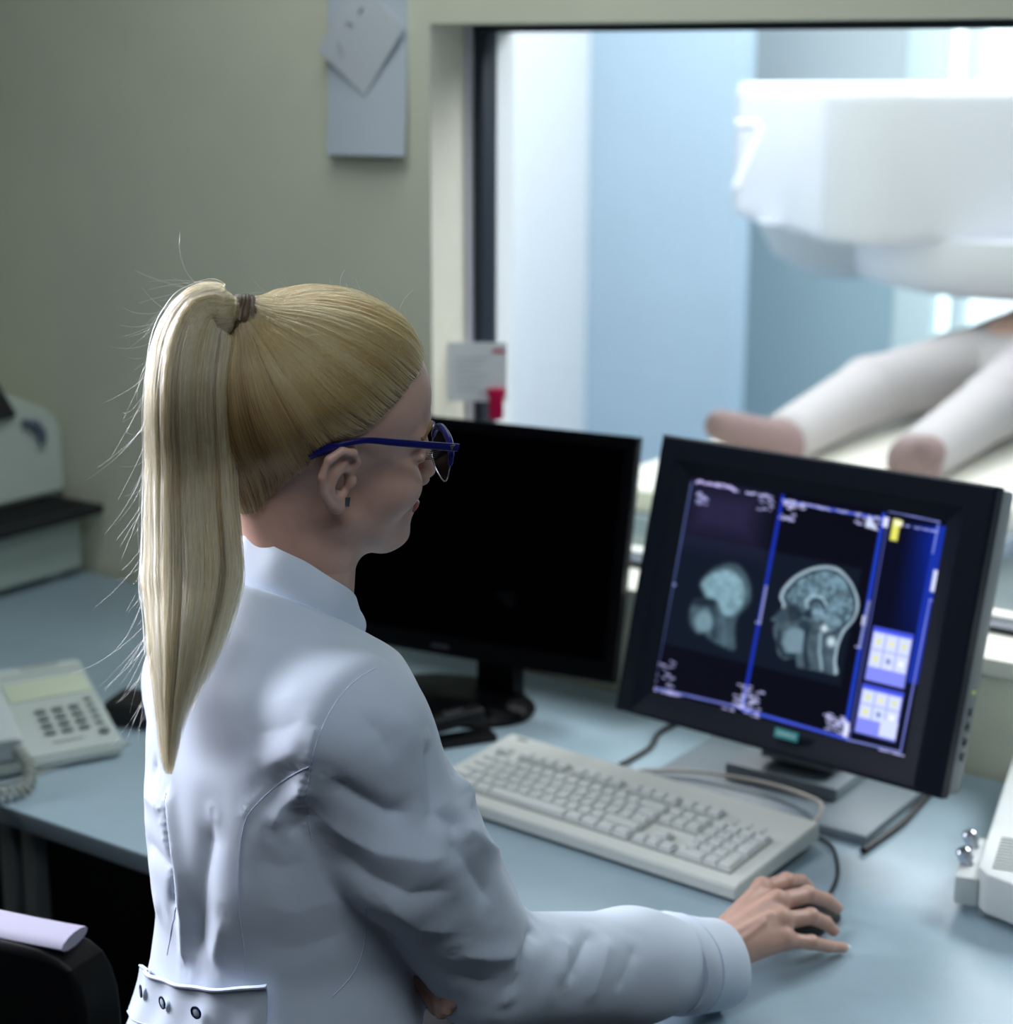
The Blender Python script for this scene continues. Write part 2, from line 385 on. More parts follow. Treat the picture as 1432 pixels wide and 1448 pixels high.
for L, w_, col, k in [([(700, 870), (690, 960), (700, 1060)], 3, (22, 34, 46), .8), ([(770, 890), (765, 980), (775, 1070)], 2, (140, 165, 178), .8), ([(790, 900), (790, 1000), (800, 1075)], 2, (52, 72, 88), .7), ([(560, 880), (555, 940), (580, 1000), (640, 1000)], 2.5, (20, 32, 44), .8), ([(680, 840), (700, 850)], 6, (28, 42, 56), .7)]:
    put(sstep(lined(pm(off(L))) - w_, 1.2) * k * m, col)
# small head
head = pm(off([(150, 640), (165, 600), (220, 550), (290, 525), (350, 535), (400, 600), (415, 680), (400, 740), (345, 800), (330, 880), (328, 972), (250, 945), (185, 905), (180, 880), (135, 885), (100, 840), (95, 770), (120, 715), (170, 700)]))
hd = polyd(smoothpoly(head)); m = sstep(hd, 3.0); body = 78 + 40 * nz
img[:] = img * (1 - m[..., None]) + m[..., None] * np.stack([body * 0.60, body * 0.80, body * 0.90], -1)
inner = pm(off([(160, 640), (190, 590), (260, 560), (330, 570), (375, 640), (375, 720), (320, 790), (270, 790), (240, 720), (190, 700)]))
mk_ = sstep(polyd(smoothpoly(inner)), 3.0)[..., None] * .88; b2 = (142 + 62 * nz)[..., None]; img[:] = img * (1 - mk_) + mk_ * b2 * np.array([.70, .90, .98])
for L, w_, col, k in [([(235, 690), (240, 655), (275, 660)], 2.5, (104, 136, 152), .8), ([(120, 715), (215, 730)], 5, (18, 28, 40), .8), ([(215, 750), (225, 900)], 4, (34, 50, 62), .8), ([(270, 800), (275, 940)], 3, (78, 104, 118), .6)]:
    put(sstep(lined(pm(off(L))) - w_, 2) * k * m, col)
p = mm(*off([(170, 825)])[0]); put(sstep(np.hypot(X_ - p[0], Y_ - p[1]) - 14, 4) * 0.7, (122, 152, 166))
# frame lines and panels
def bar(a, c, w_, col, k=1.0): put(sstep(lined(pm([a, c])) - w_, 0.8) * k, col)
bar((1100, 700), (1041, 1003), 2.6, (22, 44, 160)); bar((1243, 727), (1186, 1042), 2.8, (28, 56, 176)); bar((1250, 730), (1193, 1045), 0.8, (90, 100, 190))
bar((970, 680), (916, 965), 1.6, (70, 84, 130)); bar((915, 972), (1050, 1003), 1.5, (100, 110, 190)); bar((1045, 1004), (1190, 1045), 2.0, (60, 80, 200))
bar((1100, 706), (1240, 733), 1.6, (70, 90, 210))
x0, y0 = mm(1252, 745); _, y1 = mm(1215, 1010)
grad = np.clip((X_ - x0 - 18) / 42, 0, 1) * np.clip(1.15 - Y_ / 190, 0, 1)
pr = rect(x0, 8, 357, 274, 0.8)[..., None]; base = np.stack([6 + 4 * grad, 8 + 26 * grad, 28 + 110 * grad], -1); img[:] = img * (1 - pr) + base * pr
put(rect(346, 6, 360, 195), (20, 44, 150))
bar((1320, 742), (1312, 782), 0.9, (130, 140, 220)); bar((1322, 738), (1250, 722), 0.9, (130, 140, 220)); bar((1308, 848), (1266, 1062), 1.0, (120, 130, 215)); bar((1308, 848), (1320, 851), 0.9, (130, 140, 220)); bar((1190, 1046), (1266, 1064), 1.2, (120, 130, 200))
def cells(a, c, rows, cols, skip=(), split=0.72):
    ax, ay = mm(*a); cx, cy = mm(*c)
    put(rect(ax, ay, cx, cy, 0.8), (124, 132, 232)); put(rect(ax, ay, cx, ay + 5, 0.8), (60, 76, 214))
    hh = (cy - ay - 6) * split / rows; ww = (cx - ax - 2) / cols
    for i in range(rows):
        for j in range(cols):
            put(rect(ax + 1.6 + j * ww, ay + 6.5 + i * hh, ax + 0.4 + (j + 1) * ww, ay + 5.5 + (i + 1) * hh, 0.6), (196, 206, 244))
            if (i, j) not in skip:
                gx, gy = ax + 1 + (j + .5) * ww, ay + 6 + (i + .5) * hh
                put(sstep(np.hypot(X_ - gx, Y_ - gy) - 3.2, 1.5) * 0.8, [(214, 214, 90), (224, 220, 120), (210, 212, 110), (220, 216, 80), (90, 110, 150), (240, 244, 250)][(i * cols + j) % 6] if rows == 2 and split < 0.75 else (226, 232, 250))
cells((1229, 885), (1271, 974), 2, 3)
cells((1213, 966), (1258, 1050), 2, 3, split=0.66)
ax, ay = mm(1245, 1018); cx, cy = mm(1258, 1048); put(rect(ax - 6, ay, cx, cy - 1), (196, 206, 244))
p = mm(1260, 738); put(rect(p[0] - 4, p[1] - 4, p[0] + 6, p[1] + 22, 1.0), (214, 214, 96)); put(rect(p[0] - 2, p[1] - 3, p[0] + 9, p[1] + 4, 1), (230, 232, 190))
# tiny blurred legends
def specks(x0, y0, x1, y1, n, seed, col=(170, 170, 220)):
    r = np.random.default_rng(seed); a, c = mm(x0, y0), mm(x1, y1)
    for _ in range(n):
        px, py = a[0] + r.random() * (c[0] - a[0]), a[1] + r.random() * (c[1] - a[1]); put(rect(px - r.random() * 4 - 1, py - .9, px + r.random() * 4 + 1, py + .9, 0.6) * 0.85, col)
specks(978, 676, 1030, 690, 34, 3, (190, 180, 235)); specks(975, 690, 990, 712, 16, 4); specks(1030, 690, 1085, 702, 26, 5); specks(1070, 700, 1084, 722, 12, 6)
specks(1102, 704, 1130, 722, 26, 8, (190, 190, 235)); specks(1100, 722, 1115, 736, 14, 9); specks(1120, 712, 1190, 722, 16, 10); specks(1205, 725, 1236, 745, 22, 11)
specks(920, 925, 940, 985, 30, 12); specks(1032, 965, 1065, 1015, 52, 13, (190, 192, 240)); specks(1162, 1008, 1190, 1040, 40, 14, (190, 192, 240)); specks(925, 978, 960, 984, 12, 15); specks(1236, 1060, 1272, 1070, 16, 16); specks(1014, 1002, 1030, 1006, 6, 17)
specks(1272, 742, 1318, 752, 16, 18, (130, 140, 210))
put(sstep(polyd(pm([(1222, 727), (1236, 750), (1216, 744)])), 0.8), (190, 200, 226))
p = mm(1215, 877); put(rect(p[0] - 3, p[1] - 6, p[0] + 3, p[1] + 6), (200, 206, 240)); p = mm(1188, 1033); put(rect(p[0] - 3, p[1] - 9, p[0] + 4, p[1] + 8), (206, 210, 240)); p = mm(1246, 733); put(rect(p[0] - 3, p[1] - 2, p[0] + 4, p[1] + 10), (206, 210, 240))
for a, c in [((1076, 828), (1066, 880)), ((1222, 850), (1208, 915))]:
    bar(a, c, 1.6, (130, 136, 180)); q = mm(*c); put(rect(q[0] - 6, q[1] - 1, q[0] + 2, q[1] + 1), (150, 154, 200))
ax, ay = mm(1318, 806); put(rect(ax - 4, ay, ax + 4, ay + 26, 1.2), (200, 206, 236))
p = mm(945, 825); put(rect(p[0] - 2, p[1] - 2, p[0] + 2, p[1] + 2), (120, 130, 180))

vs = np.stack([xl + uu * sw, yt - vv * sh, np.full_like(uu, -0.0135)], -1).reshape(-1, 3)
idx = np.arange(NU * NV).reshape(NV, NU)
qf = np.stack([idx[:-1, :-1], idx[1:, :-1], idx[1:, 1:], idx[:-1, 1:]], -1).reshape(-1, 4)
def np_mesh(name, v, f):
    me = bpy.data.meshes.new(name); n, k = f.shape
    me.vertices.add(len(v)); me.vertices.foreach_set('co', np.asarray(v, np.float32).ravel())
    me.loops.add(n * k); me.loops.foreach_set('vertex_index', f.astype(np.int32).ravel())
    me.polygons.add(n); me.polygons.foreach_set('loop_start', np.arange(0, n * k, k, dtype=np.int32)); me.polygons.foreach_set('loop_total', np.full(n, k, np.int32))
    me.update(calc_edges=True); me.validate(); return me
me = np_mesh('screen', vs, qf)
ca = me.color_attributes.new('scan', 'FLOAT_COLOR', 'POINT')
li = img.reshape(-1, 3) / 255.0; li = np.where(li <= 0.04045, li / 12.92, ((li + 0.055) / 1.055) ** 2.4)
ca.data.foreach_set('color', np.concatenate([li, np.ones((len(li), 1))], 1).astype(np.float32).ravel())
sm = bpy.data.materials.new('lit_screen'); sm.use_nodes = True; nt = sm.node_tree; pb = nt.nodes['Principled BSDF']
at = nt.nodes.new('ShaderNodeAttribute'); at.attribute_name = 'scan'
pb.inputs['Base Color'].default_value = (0.004, 0.004, 0.006, 1); pb.inputs['Roughness'].default_value = 0.12; pb.inputs['Specular IOR Level'].default_value = 0.08
nt.links.new(at.outputs['Color'], pb.inputs['Emission Color']); pb.inputs['Emission Strength'].default_value = 1.35
SCREEN_MAT = sm
me.transform(MM); link('screen', me, sm, mon, smooth=False, world=True)

# ------------------------------------------------------------------ dark monitor
BLK = mat('black_gloss', (7, 7, 10), 0.3, spec=0.15); BLKM = mat('black_matt', (10, 10, 13), 0.5, spec=0.3)
m2 = thing('monitor', 'switched-off black widescreen monitor in front of the seated woman', 'monitor', Matrix.Translation((-1.5, -0.17, DT)))
M2 = pose((-1.506, -0.15, 0.981), math.radians(7.63), math.radians(11.6))
W2, H2 = 0.50, 0.35
b = MB()
t, _m = ring([(-W2/2, W2/2, -H2/2, H2/2, -0.02), (-W2/2, W2/2, -H2/2, H2/2, -0.002), (-W2/2+.002, W2/2-.002, -H2/2+.002, H2/2-.002, 0), (-W2/2+.017, W2/2-.017, -H2/2+.028, H2/2-.017, 0), (-W2/2+.018, W2/2-.018, -H2/2+.029, H2/2-.018, -0.003)], M2)
b._merge(t, M2); b.box((0, 0, -0.03), (W2 - 0.02, H2 - 0.02, 0.025), M2, bev=0.008); b.build('bezel', BLK, m2, world=True)
b = MB(); b.box((0, 0.0055, -0.005), (W2 - 0.034, H2 - 0.045, 0.004), M2); b.build('screen', mat('off_screen', (2, 2, 4), 0.12, spec=0.05), m2, world=True, smooth=False)
b = MB(); b.box((-0.03, -H2/2 + 0.013, 0.0004), (0.03, 0.004, 0.001), M2); b.build('badge', mat('dim_badge', (60, 62, 70), 0.4), m2, world=True)
b = MB(); b.box((0.045, 0.03, 0.09), (0.07, 0.03, 0.17), bev=0.008); b.build('neck', BLK, m2)
b = MB(); b.lathe([(0.0, 0.0), (0.125, 0.0), (0.128, 0.006), (0.118, 0.014), (0.05, 0.022), (0.0, 0.024)], 40, Matrix.Translation((0.0, -0.02, 0)), 1.0, 0.72); b.build('foot', BLK, m2)

# ------------------------------------------------------------------ keyboard
KP = mat('keyboard_shell', (208, 212, 206), 0.5, var=0.02); KC = mat('keycap', (214, 219, 216), 0.45, var=0.02); KD = mat('key_well', (120, 126, 120), 0.5)
KM = Matrix.Translation((-1.082, -0.427, DT)) @ rotz(math.radians(-3.67))
kb = thing('keyboard', 'off-white full-size computer keyboard lying in front of the two monitors', 'keyboard', KM)
kw, kd, zf, zb = 0.471, 0.192, 0.022, 0.036
def ktop(y): return zf + (zb - zf) * (y + kd / 2) / kd
t = bmesh.new()
prof = [(-kd/2, 0.005), (-kd/2, zf - 0.002), (-kd/2 + 0.003, zf), (kd/2 - 0.003, zb), (kd/2, zb - 0.003), (kd/2, 0.012)]
A_ = [t.verts.new((-kw/2, y, z)) for y, z in prof]; B_ = [t.verts.new((kw/2, y, z)) for y, z in prof]
for i in range(len(prof)): t.faces.new((A_[i], A_[(i+1) % len(prof)], B_[(i+1) % len(prof)], B_[i]))
t.faces.new(A_[::-1]); t.faces.new(B_); bmesh.ops.recalc_face_normals(t, faces=t.faces)
bmesh.ops.bevel(t, geom=[e for e in t.edges], offset=0.0015, segments=2, affect='EDGES')
b = MB(); b._merge(t)
for x in (-0.2, 0.2):
    for y in (-0.075, 0.08): b.box((x, y, 0.004), (0.03, 0.012, 0.008))
b.build('shell', KP, kb)
u_ = 0.01905; slope = math.atan((zb - zf) / kd)
x00 = -kw/2 + 0.021; y00 = -kd/2 + 0.0225
rows = []  # (x in units, y row, w units, h units)
def row(y, xs, ws): 
    x = xs
    for w_ in ws:
        if w_ > 0: rows.append((x, y, w_, 1))
        x += abs(w_)
row(0, 0, [1.5, -1, 1.5, 7, 1.5, -1, 1.5]); rows[:] = []
row(0, 0, [1.25, 1.25, 1.25, 6.25, 1.25, 1.25, 1.25, 1.25])
row(1, 0, [1.25] + [1] * 11 + [2.75]); row(2, 0, [1.75] + [1] * 12 + [1.25]); row(3, 0, [1.5] + [1] * 12 + [1.5]); row(4, 0, [1] * 13 + [2])
row(5.5, 0, [1, -1, 1, 1, 1, 1, -.5, 1, 1, 1, 1, -.5, 1, 1, 1, 1])
row(5.5, 15.25, [1, 1, 1]); row(4, 15.25, [1, 1, 1]); row(3, 15.25, [1, 1, 1]); row(0, 15.25, [1, 1, 1]); row(1, 16.25, [1])
row(4, 18.5, [1, 1, 1, 1]); row(3, 18.5, [1, 1, 1]); row(2, 18.5, [1, 1, 1]); row(1, 18.5, [1, 1, 1]); row(0, 18.5, [2, 1])
rows.append((21.5, 2, 1, 2)); rows.append((21.5, 0, 1, 2))
b = MB()
for (x0, y0, x1, y1) in [(0, 0, 15, 5), (15.25, 3, 18.25, 5), (15.25, 0, 18.25, 1), (16.25, 1, 17.25, 2), (18.5, 0, 22.5, 5), (0, 5.5, 1, 6.5), (2, 5.5, 6, 6.5), (6.5, 5.5, 10.5, 6.5), (11, 5.5, 15, 6.5), (15.25, 5.5, 18.25, 6.5)]:
    cx, cy = x00 + (x0 + x1) / 2 * u_, y00 + (y0 + y1) / 2 * u_
    b.box((0, 0, 0.0001), ((x1 - x0) * u_ + 0.002, (y1 - y0) * u_ + 0.002, 0.0012), Matrix.Translation((cx, cy, ktop(cy))) @ Matrix.Rotation(slope, 4, 'X'))
kwell = b.build('key_well', KD, kb, smooth=False)
def keycap(x, y, w_, h_):
    t = bmesh.new(); hw, hh = w_ * u_ / 2 - 0.0007, h_ * u_ / 2 - 0.0007
    lv = [(0, 0, 0.0), (0.0002, 0.0002, 0.003), (0.0024, 0.0018, 0.0078), (0.0032, 0.0026, 0.0082)]
    R_ = []
    for dx, dy, z in lv: R_.append([t.verts.new(p) for p in ((-hw + dx, -hh + dy, z), (hw - dx, -hh + dy, z), (hw - dx, hh - dy * 1.6, z), (-hw + dx, hh - dy * 1.6, z))])
    for P_, Q_ in zip(R_, R_[1:]):
        for k in range(4): t.faces.new((P_[k], P_[(k+1) % 4], Q_[(k+1) % 4], Q_[k]))
    t.faces.new(R_[-1])
    cy = y00 + (y + h_ / 2) * u_; cx = x00 + (x + w_ / 2) * u_
    return t, Matrix.Translation((cx, cy, ktop(cy))) @ Matrix.Rotation(slope, 4, 'X')
rows.sort(key=lambda r: r[0] + r[1] * 0.35)
hidden = rows[:len(rows) - 96]; shown = rows[len(rows) - 96:]
for (x, y, w_, h_) in shown:
    b = MB(); t, M_ = keycap(x, y, w_, h_); b._merge(t, M_); b.build('key', KC, kb, angle=0.4)
b = MB()
for (x, y, w_, h_) in hidden:
    t, M_ = keycap(x, y, w_, h_); b._merge(t, M_)
ko = b.build('key', KC, kb, angle=0.4); ko['kind'] = 'stuff'
# key legends (numbers on the pad, letters on the main block)
b = MB(); LEG = mat('key_legend', (70, 80, 82), 0.5)
def legend(s, ux, uy, sz=0.0055):
    cx, cy = x00 + (ux) * u_, y00 + (uy) * u_
    b.text(s, sz, Matrix.Translation((cx, cy, ktop(cy))) @ Matrix.Rotation(slope, 4, 'X') @ Matrix.Translation((-0.0015, 0.0012, 0.0083)), 0.0002)
for i, s in enumerate(['1', '2', '3']): legend(s, 19.0 + i, 1.5)
for i, s in enumerate(['4', '5', '6']): legend(s, 19.0 + i, 2.5)
for i, s in enumerate(['7', '8', '9']): legend(s, 19.0 + i, 3.5)
legend('0', 19.2, 0.5); legend(',', 21.0, 0.5); legend('+', 22.0, 3.2, 0.007); legend('\u00b7', 22.0, 1.0, 0.01)
b.build('key_legend', LEG, kb, smooth=False); b = MB()
for i, s in enumerate('QWERTZUIOP'): legend(s, 2.0 + i, 3.5, 0.005)
for i, s in enumerate('ASDFGHJKL'): legend(s, 2.25 + i, 2.5, 0.005)
for i, s in enumerate('YXCVBNM'): legend(s, 2.75 + i, 1.5, 0.005)
b.build('key_legend', LEG, kb, smooth=False)
b = MB()
for i in range(3):
    for dy in (0, 0.009):
        cx, cy = x00 + (19.4 + i) * u_, y00 + 5.55 * u_ + dy
        b.box((cx, cy, ktop(cy) + 0.0004), (0.005 if dy == 0 else 0.003, 0.003 if dy == 0 else 0.002, 0.0008))
b.build('indicator_mark', mat('kb_marks', (110, 118, 110), 0.5), kb, smooth=False); b = MB()
cx, cy = -kw/2 + 0.026, kd/2 - 0.012; b.box((cx, cy, ktop(cy) + 0.0002), (0.016, 0.006, 0.0006))
b.build('maker_mark', mat('kb_marks', (110, 118, 110), 0.5), kb, smooth=False)
b = MB()
Kinv = KM.inverted()
def spline(P, n=8):
    P = [V(p) for p in P]; out = []
    for i in range(len(P) - 1):
        p0, p1, p2, p3 = P[max(i - 1, 0)], P[i], P[i + 1], P[min(i + 2, len(P) - 1)]
        for k in range(n):
            t = k / n; out.append(0.5 * (2 * p1 + (p2 - p0) * t + (2 * p0 - 5 * p1 + 4 * p2 - p3) * t * t + (3 * p1 - p0 - 3 * p2 + p3) * t ** 3))
    return out + [P[-1]]
b.tube(spline([Kinv @ V(p) for p in [(-0.853, -0.340, DT + 0.026), (-0.855, -0.315, DT + 0.032), (-0.88, -0.275, DT + 0.029), (-0.96, -0.255, DT + 0.026), (-1.05, -0.262, DT + 0.022), (-1.10, -0.285, DT + 0.020), (-1.122, -0.295, DT + 0.017), (-1.145, -0.312, DT + 0.004)]]), 0.0026, 8)
b.build('cord', mat('cream_cord', (205, 196, 184), 0.5), kb)

# ------------------------------------------------------------------ cables
def cable(label, pts, r, m): 
    b = MB(); b.tube(spline(pts), r, 8); o = b.build('cable', m); return tag(o, label, 'cable')
cable('black cable on the desk left of the grey monitor foot', [(-1.172, -0.262, DT + .004), (-1.17, -0.235, DT + .004), (-1.172, -0.18, DT + .004), (-1.19, -0.12, DT + .004), (-1.18, -0.02, DT + .004)], 0.0038, mat('black_rubber', (12, 13, 16), 0.5))
cable('black cable on the desk right of the grey monitor foot', [(-0.791, -0.33, DT + .005), (-0.788, -0.29, DT + .005), (-0.785, -0.22, DT + .005), (-0.79, -0.15, DT + .005), (-0.80, -0.02, DT + .005)], 0.0045, mat('black_rubber', (12, 13, 16), 0.5))
cable('thin grey line cord trailing over the desk in front of the telephone', [(-1.77, -0.585, DT + .003), (-1.775, -0.62, DT + .003), (-1.785, -0.70, DT + .003), (-1.80, -0.795, DT + .003), (-1.83, -0.812, DT + .003)], 0.0022, mat('grey_cord', (150, 160, 155), 0.5))
# ------------------------------------------------------------------ telephone
PH = mat('phone_shell', (164, 175, 170), 0.42, var=0.02); PHK = mat('phone_key', (104, 116, 112), 0.45); PHL = mat('phone_card', (178, 190, 168), 0.3)
pa = V((-0.904, 0.428, 0)); pb_ = V((-0.428, -0.904, 0))     # up the phone, and to its left
PM = Matrix(((-pb_.x, pa.x, 0, -1.742), (-pb_.y, pa.y, 0, -0.622), (0, 0, 1, DT), (0, 0, 0, 1)))   # local x right, y up the phone, origin at right front corner
ph = thing('telephone', 'pale desk telephone with keypad and handset on the left of the desk', 'telephone', PM)
Lp, Wp = 0.205, 0.205; zf_, zb_ = 0.026, 0.09
sl = math.atan((zb_ - zf_) / Lp)
def ptop(y): return zf_ + (zb_ - zf_) * y / Lp
t = bmesh.new()
prof = [(0, 0.004), (0, zf_ - 0.006), (0.006, zf_), (Lp - 0.01, ptop(Lp - 0.01)), (Lp, zb_ - 0.012), (Lp + 0.006, 0.004)]
A_ = [t.verts.new((-Wp, y, z)) for y, z in prof]; B_ = [t.verts.new((0, y, z)) for y, z in prof]
for i in range(len(prof)): t.faces.new((A_[i], A_[(i+1) % len(prof)], B_[(i+1) % len(prof)], B_[i]))
t.faces.new(A_[::-1]); t.faces.new(B_); bmesh.ops.recalc_face_normals(t, faces=t.faces)
bmesh.ops.bevel(t, geom=[e for e in t.edges], offset=0.004, segments=3, affect='EDGES')
b = MB(); b._merge(t)
for x in (-0.19, -0.015):
    for y in (0.015, 0.19): b.box((x, y, 0.003), (0.014, 0.014, 0.006))
b.build('body', PH, ph)
def on_phone(x, y, z=0): return Matrix.Translation((x, y, ptop(y) + z)) @ Matrix.Rotation(sl, 4, 'X')
for j in range(4):
    for i in range(3):
        b = MB(); b.box((0, 0, 0.0015), (0.0145, 0.0085, 0.004), on_phone(-0.088 + i * 0.0235, 0.040 + j * 0.0155), bev=0.002); b.build('key', PHK, ph)
for j in range(5):
    b = MB(); b.box((0, 0, 0.0012), (0.0105, 0.006, 0.003), on_phone(-0.0185, 0.045 + j * 0.0135), bev=0.0012); b.build('function_key', mat('phone_fkey', (118, 130, 126), 0.45), ph)
b = MB(); b.lathe([(0, 0.004), (0.006, 0.0035), (0.0075, 0.0)], 16, on_phone(-0.018, 0.026)); b.build('round_key', PHK, ph)
b = MB(); b.box((0, 0, 0.0004), (0.115, 0.044, 0.001), on_phone(-0.064, 0.137), bev=0.0004); b.build('index_card', PHL, ph)
for (w_, h_, x_, y_) in [(0.055, 0.0018, -0.06, 0.190), (0.055, 0.0018, -0.06, 0.184), (0.042, 0.0014, -0.07, 0.020), (0.115, 0.0012, -0.064, 0.172)]:
    b = MB(); b.box((0, 0, 0.0003), (w_, h_, 0.0008), on_phone(x_, y_)); b.build('printed_line', mat('phone_marking', (128, 140, 134), 0.5), ph, smooth=False)
b = MB()
hs = [(-0.165, -0.004 + k * 0.0135, 0) for k in range(17)]
t = bmesh.new(); bmesh.ops.create_cube(t, size=1)
bmesh.ops.subdivide_edges(t, edges=t.edges[:], cuts=9, use_grid_fill=True)
for v in t.verts:
    q = v.co.y * 2
    end = max(0, abs(q) - 0.55) / 0.45
    v.co = V((v.co.x * (0.052 + 0.004 * end), v.co.y * 0.225, v.co.z * (0.026 + 0.010 * min(1, end * 1.6)) - 0.006 * min(1, end * 1.6) + 0.006 * (1 - q * q)))
    v.co.z -= 0.004 * abs(v.co.x / 0.028) ** 2.5
b._merge(t, on_phone(-0.165, 0.098, 0.026)); hsd = b.build('handset', mat('handset', (172, 182, 182), 0.4), ph)
sub = hsd.modifiers.new('round', 'SUBSURF'); sub.levels = 1; sub.render_levels = 1
b = MB(); pts = []
P0 = [V((-0.150, -0.018, 0.05)), V((-0.140, -0.04, 0.03)), V((-0.155, -0.07, 0.012)), V((-0.20, -0.072, 0.011)), V((-0.25, -0.06, 0.011))]
path = spline(P0, 40)
for i, p in enumerate(path):
    d = (path[min(i + 1, len(path) - 1)] - path[max(i - 1, 0)]).normalized(); u1 = d.cross(V((0, 0, 1))).normalized(); w1 = d.cross(u1)
    a = i * 0.75; rr = 0.0075 * min(1, i / 10)
    pts.append(p + u1 * rr * math.cos(a) + w1 * rr * math.sin(a))
b.tube(spline(pts, 3), 0.0026, 6); b.build('coiled_cord', mat('coil_cord', (150, 158, 148), 0.5), ph)

# small black case lying behind the telephone
cs = MB(); CM = Matrix.Translation((-1.822, -0.512, DT)) @ rotz(math.radians(20))
cs.box((0, 0, 0.020), (0.09, 0.065, 0.038), CM, bev=0.010, seg=3); cs.box((0, 0, 0.021), (0.0915, 0.0665, 0.0025), CM, bev=0.001)
tag(cs.build('case', mat('black_leather', (10, 10, 12), 0.55, bump=0.2, bscale=500)), 'small black case on the desk between telephone and woman', 'case')
# black stapler beside the dark monitor's foot
SM_ = Matrix.Translation((-1.415, -0.335, DT)) @ rotz(math.radians(58))
st = thing('stapler', 'black desk stapler beside the foot of the switched-off monitor', 'stapler', SM_)
b = MB(); b.box((0, 0, 0.006), (0.15, 0.036, 0.011), bev=0.004); b.build('base', BLKM, st)
b = MB(); b.box((-0.005, 0, 0.034), (0.135, 0.026, 0.022), Matrix.Rotation(math.radians(-7), 4, 'Y'), bev=0.008, seg=3); b.box((-0.062, 0, 0.018), (0.02, 0.024, 0.022), bev=0.003); b.build('arm', BLKM, st)
b = MB(); b.box((0.02, 0, 0.0465), (0.028, 0.012, 0.002), Matrix.Rotation(math.radians(-7), 4, 'Y'), bev=0.0008); b.build('metal_plate', mat('chrome', (190, 195, 205), 0.25, 1.0), st)

# ------------------------------------------------------------------ printer against the wall
PR = mat('printer_shell', (176, 190, 180), 0.5, var=0.02); PRD = mat('printer_dark', (22, 22, 28), 0.5)
pr = thing('printer', 'pale grey office printer with black paper tray at the desk\'s left end', 'printer', Matrix.Translation((-2.67, -0.24, DT)))
b = MB(); b.box((0, 0, 0.066), (0.40, 0.42, 0.108), bev=0.014, seg=3)
for x in (-0.16, 0.16):
    for y in (-0.16, 0.16): b.box((x, y, 0.007), (0.03, 0.03, 0.014))
b.build('base', PR, pr)
b = MB(); b.prism([(-0.15, -0.205), (0.245, -0.205), (0.245, 0.225), (-0.15, 0.225)], 0.120, 0.138, bev=0.004)
for k in range(6): b.box((0.12 + 0.02 * k, 0.0, 0.1395), (0.006, 0.40, 0.004))
b.build('paper_tray', PRD, pr)
b = MB(); b.box((0.215, -0.13, 0.144), (0.055, 0.12, 0.01), bev=0.003); b.build('tray_stop', mat('tray_stop', (96, 96, 104), 0.35), pr)
t = bmesh.new()
pf = [(-0.2, 0.14), (0.14, 0.14), (0.14, 0.262), (0.12, 0.282), (-0.02, 0.40), (-0.2, 0.40)]      # x, z
def prof_y(pf, y0, y1, bev):
    t = bmesh.new(); A_ = [t.verts.new((x, y0, z)) for x, z in pf]; B_ = [t.verts.new((x, y1, z)) for x, z in pf]; n = len(pf)
    for i in range(n): t.faces.new((A_[i], A_[(i+1) % n], B_[(i+1) % n], B_[i]))
    t.faces.new(A_[::-1]); t.faces.new(B_); bmesh.ops.recalc_face_normals(t, faces=t.faces)
    bmesh.ops.bevel(t, geom=t.edges[:], offset=bev, segments=3, affect='EDGES'); return t
pf2 = [(-0.21, 0.14), (0.238, 0.14), (0.238, 0.275), (0.218, 0.300), (0.02, 0.405), (-0.21, 0.405)]   # y, z seen from the front
t = bmesh.new(); A_ = [t.verts.new((-0.2, y, z)) for y, z in pf2]; B_ = [t.verts.new((0.135, y, z)) for y, z in pf2]; n = len(pf2)
for i in range(n): t.faces.new((A_[i], A_[(i+1) % n], B_[(i+1) % n], B_[i]))
t.faces.new(A_[::-1]); t.faces.new(B_); bmesh.ops.recalc_face_normals(t, faces=t.faces); bmesh.ops.bevel(t, geom=t.edges[:], offset=0.012, segments=3, affect='EDGES')
for v in t.verts:      # the front leans back towards the top
    if v.co.x > 0 and v.co.z > 0.29: v.co.x -= (v.co.z - 0.29) * 0.9
b = MB(); b._merge(t)
b.build('cover', PR, pr)
b = MB(); b.box((0.137, -0.10, 0.20), (0.012, 0.17, 0.10), bev=0.004); b.build('paper_outlet', PRD, pr)
b = MB(); b.box((0.1385, 0.0, 0.20), (0.012, 0.022, 0.11), bev=0.004); b.build('outlet_frame', mat('printer_grey', (84, 92, 96), 0.45), pr)
b = MB(); b.box((0, 0, 0), (0.070, 0.12, 0.012), Matrix.Translation((0.102, 0.075, 0.328)) @ Matrix.Rotation(math.radians(48), 4, 'Y'), bev=0.002); b.build('control_panel', PRD, pr)
b = MB(); b.box((0, 0, 0.006), (0.012, 0.03, 0.004), Matrix.Translation((0.124, 0.055, 0.303)) @ Matrix.Rotation(math.radians(48), 4, 'Y')); b.build('display', mat('green_display', (30, 96, 76), 0.3), pr)
b = MB(); b.tube([(0.128, 0.148, 0.290), (0.134, 0.173, 0.282), (0.137, 0.183, 0.262), (0.137, 0.183, 0.245)], [0.005, 0.008, 0.010, 0.006], 10); b.build('badge', mat('printer_badge', (92, 104, 122), 0.4), pr)

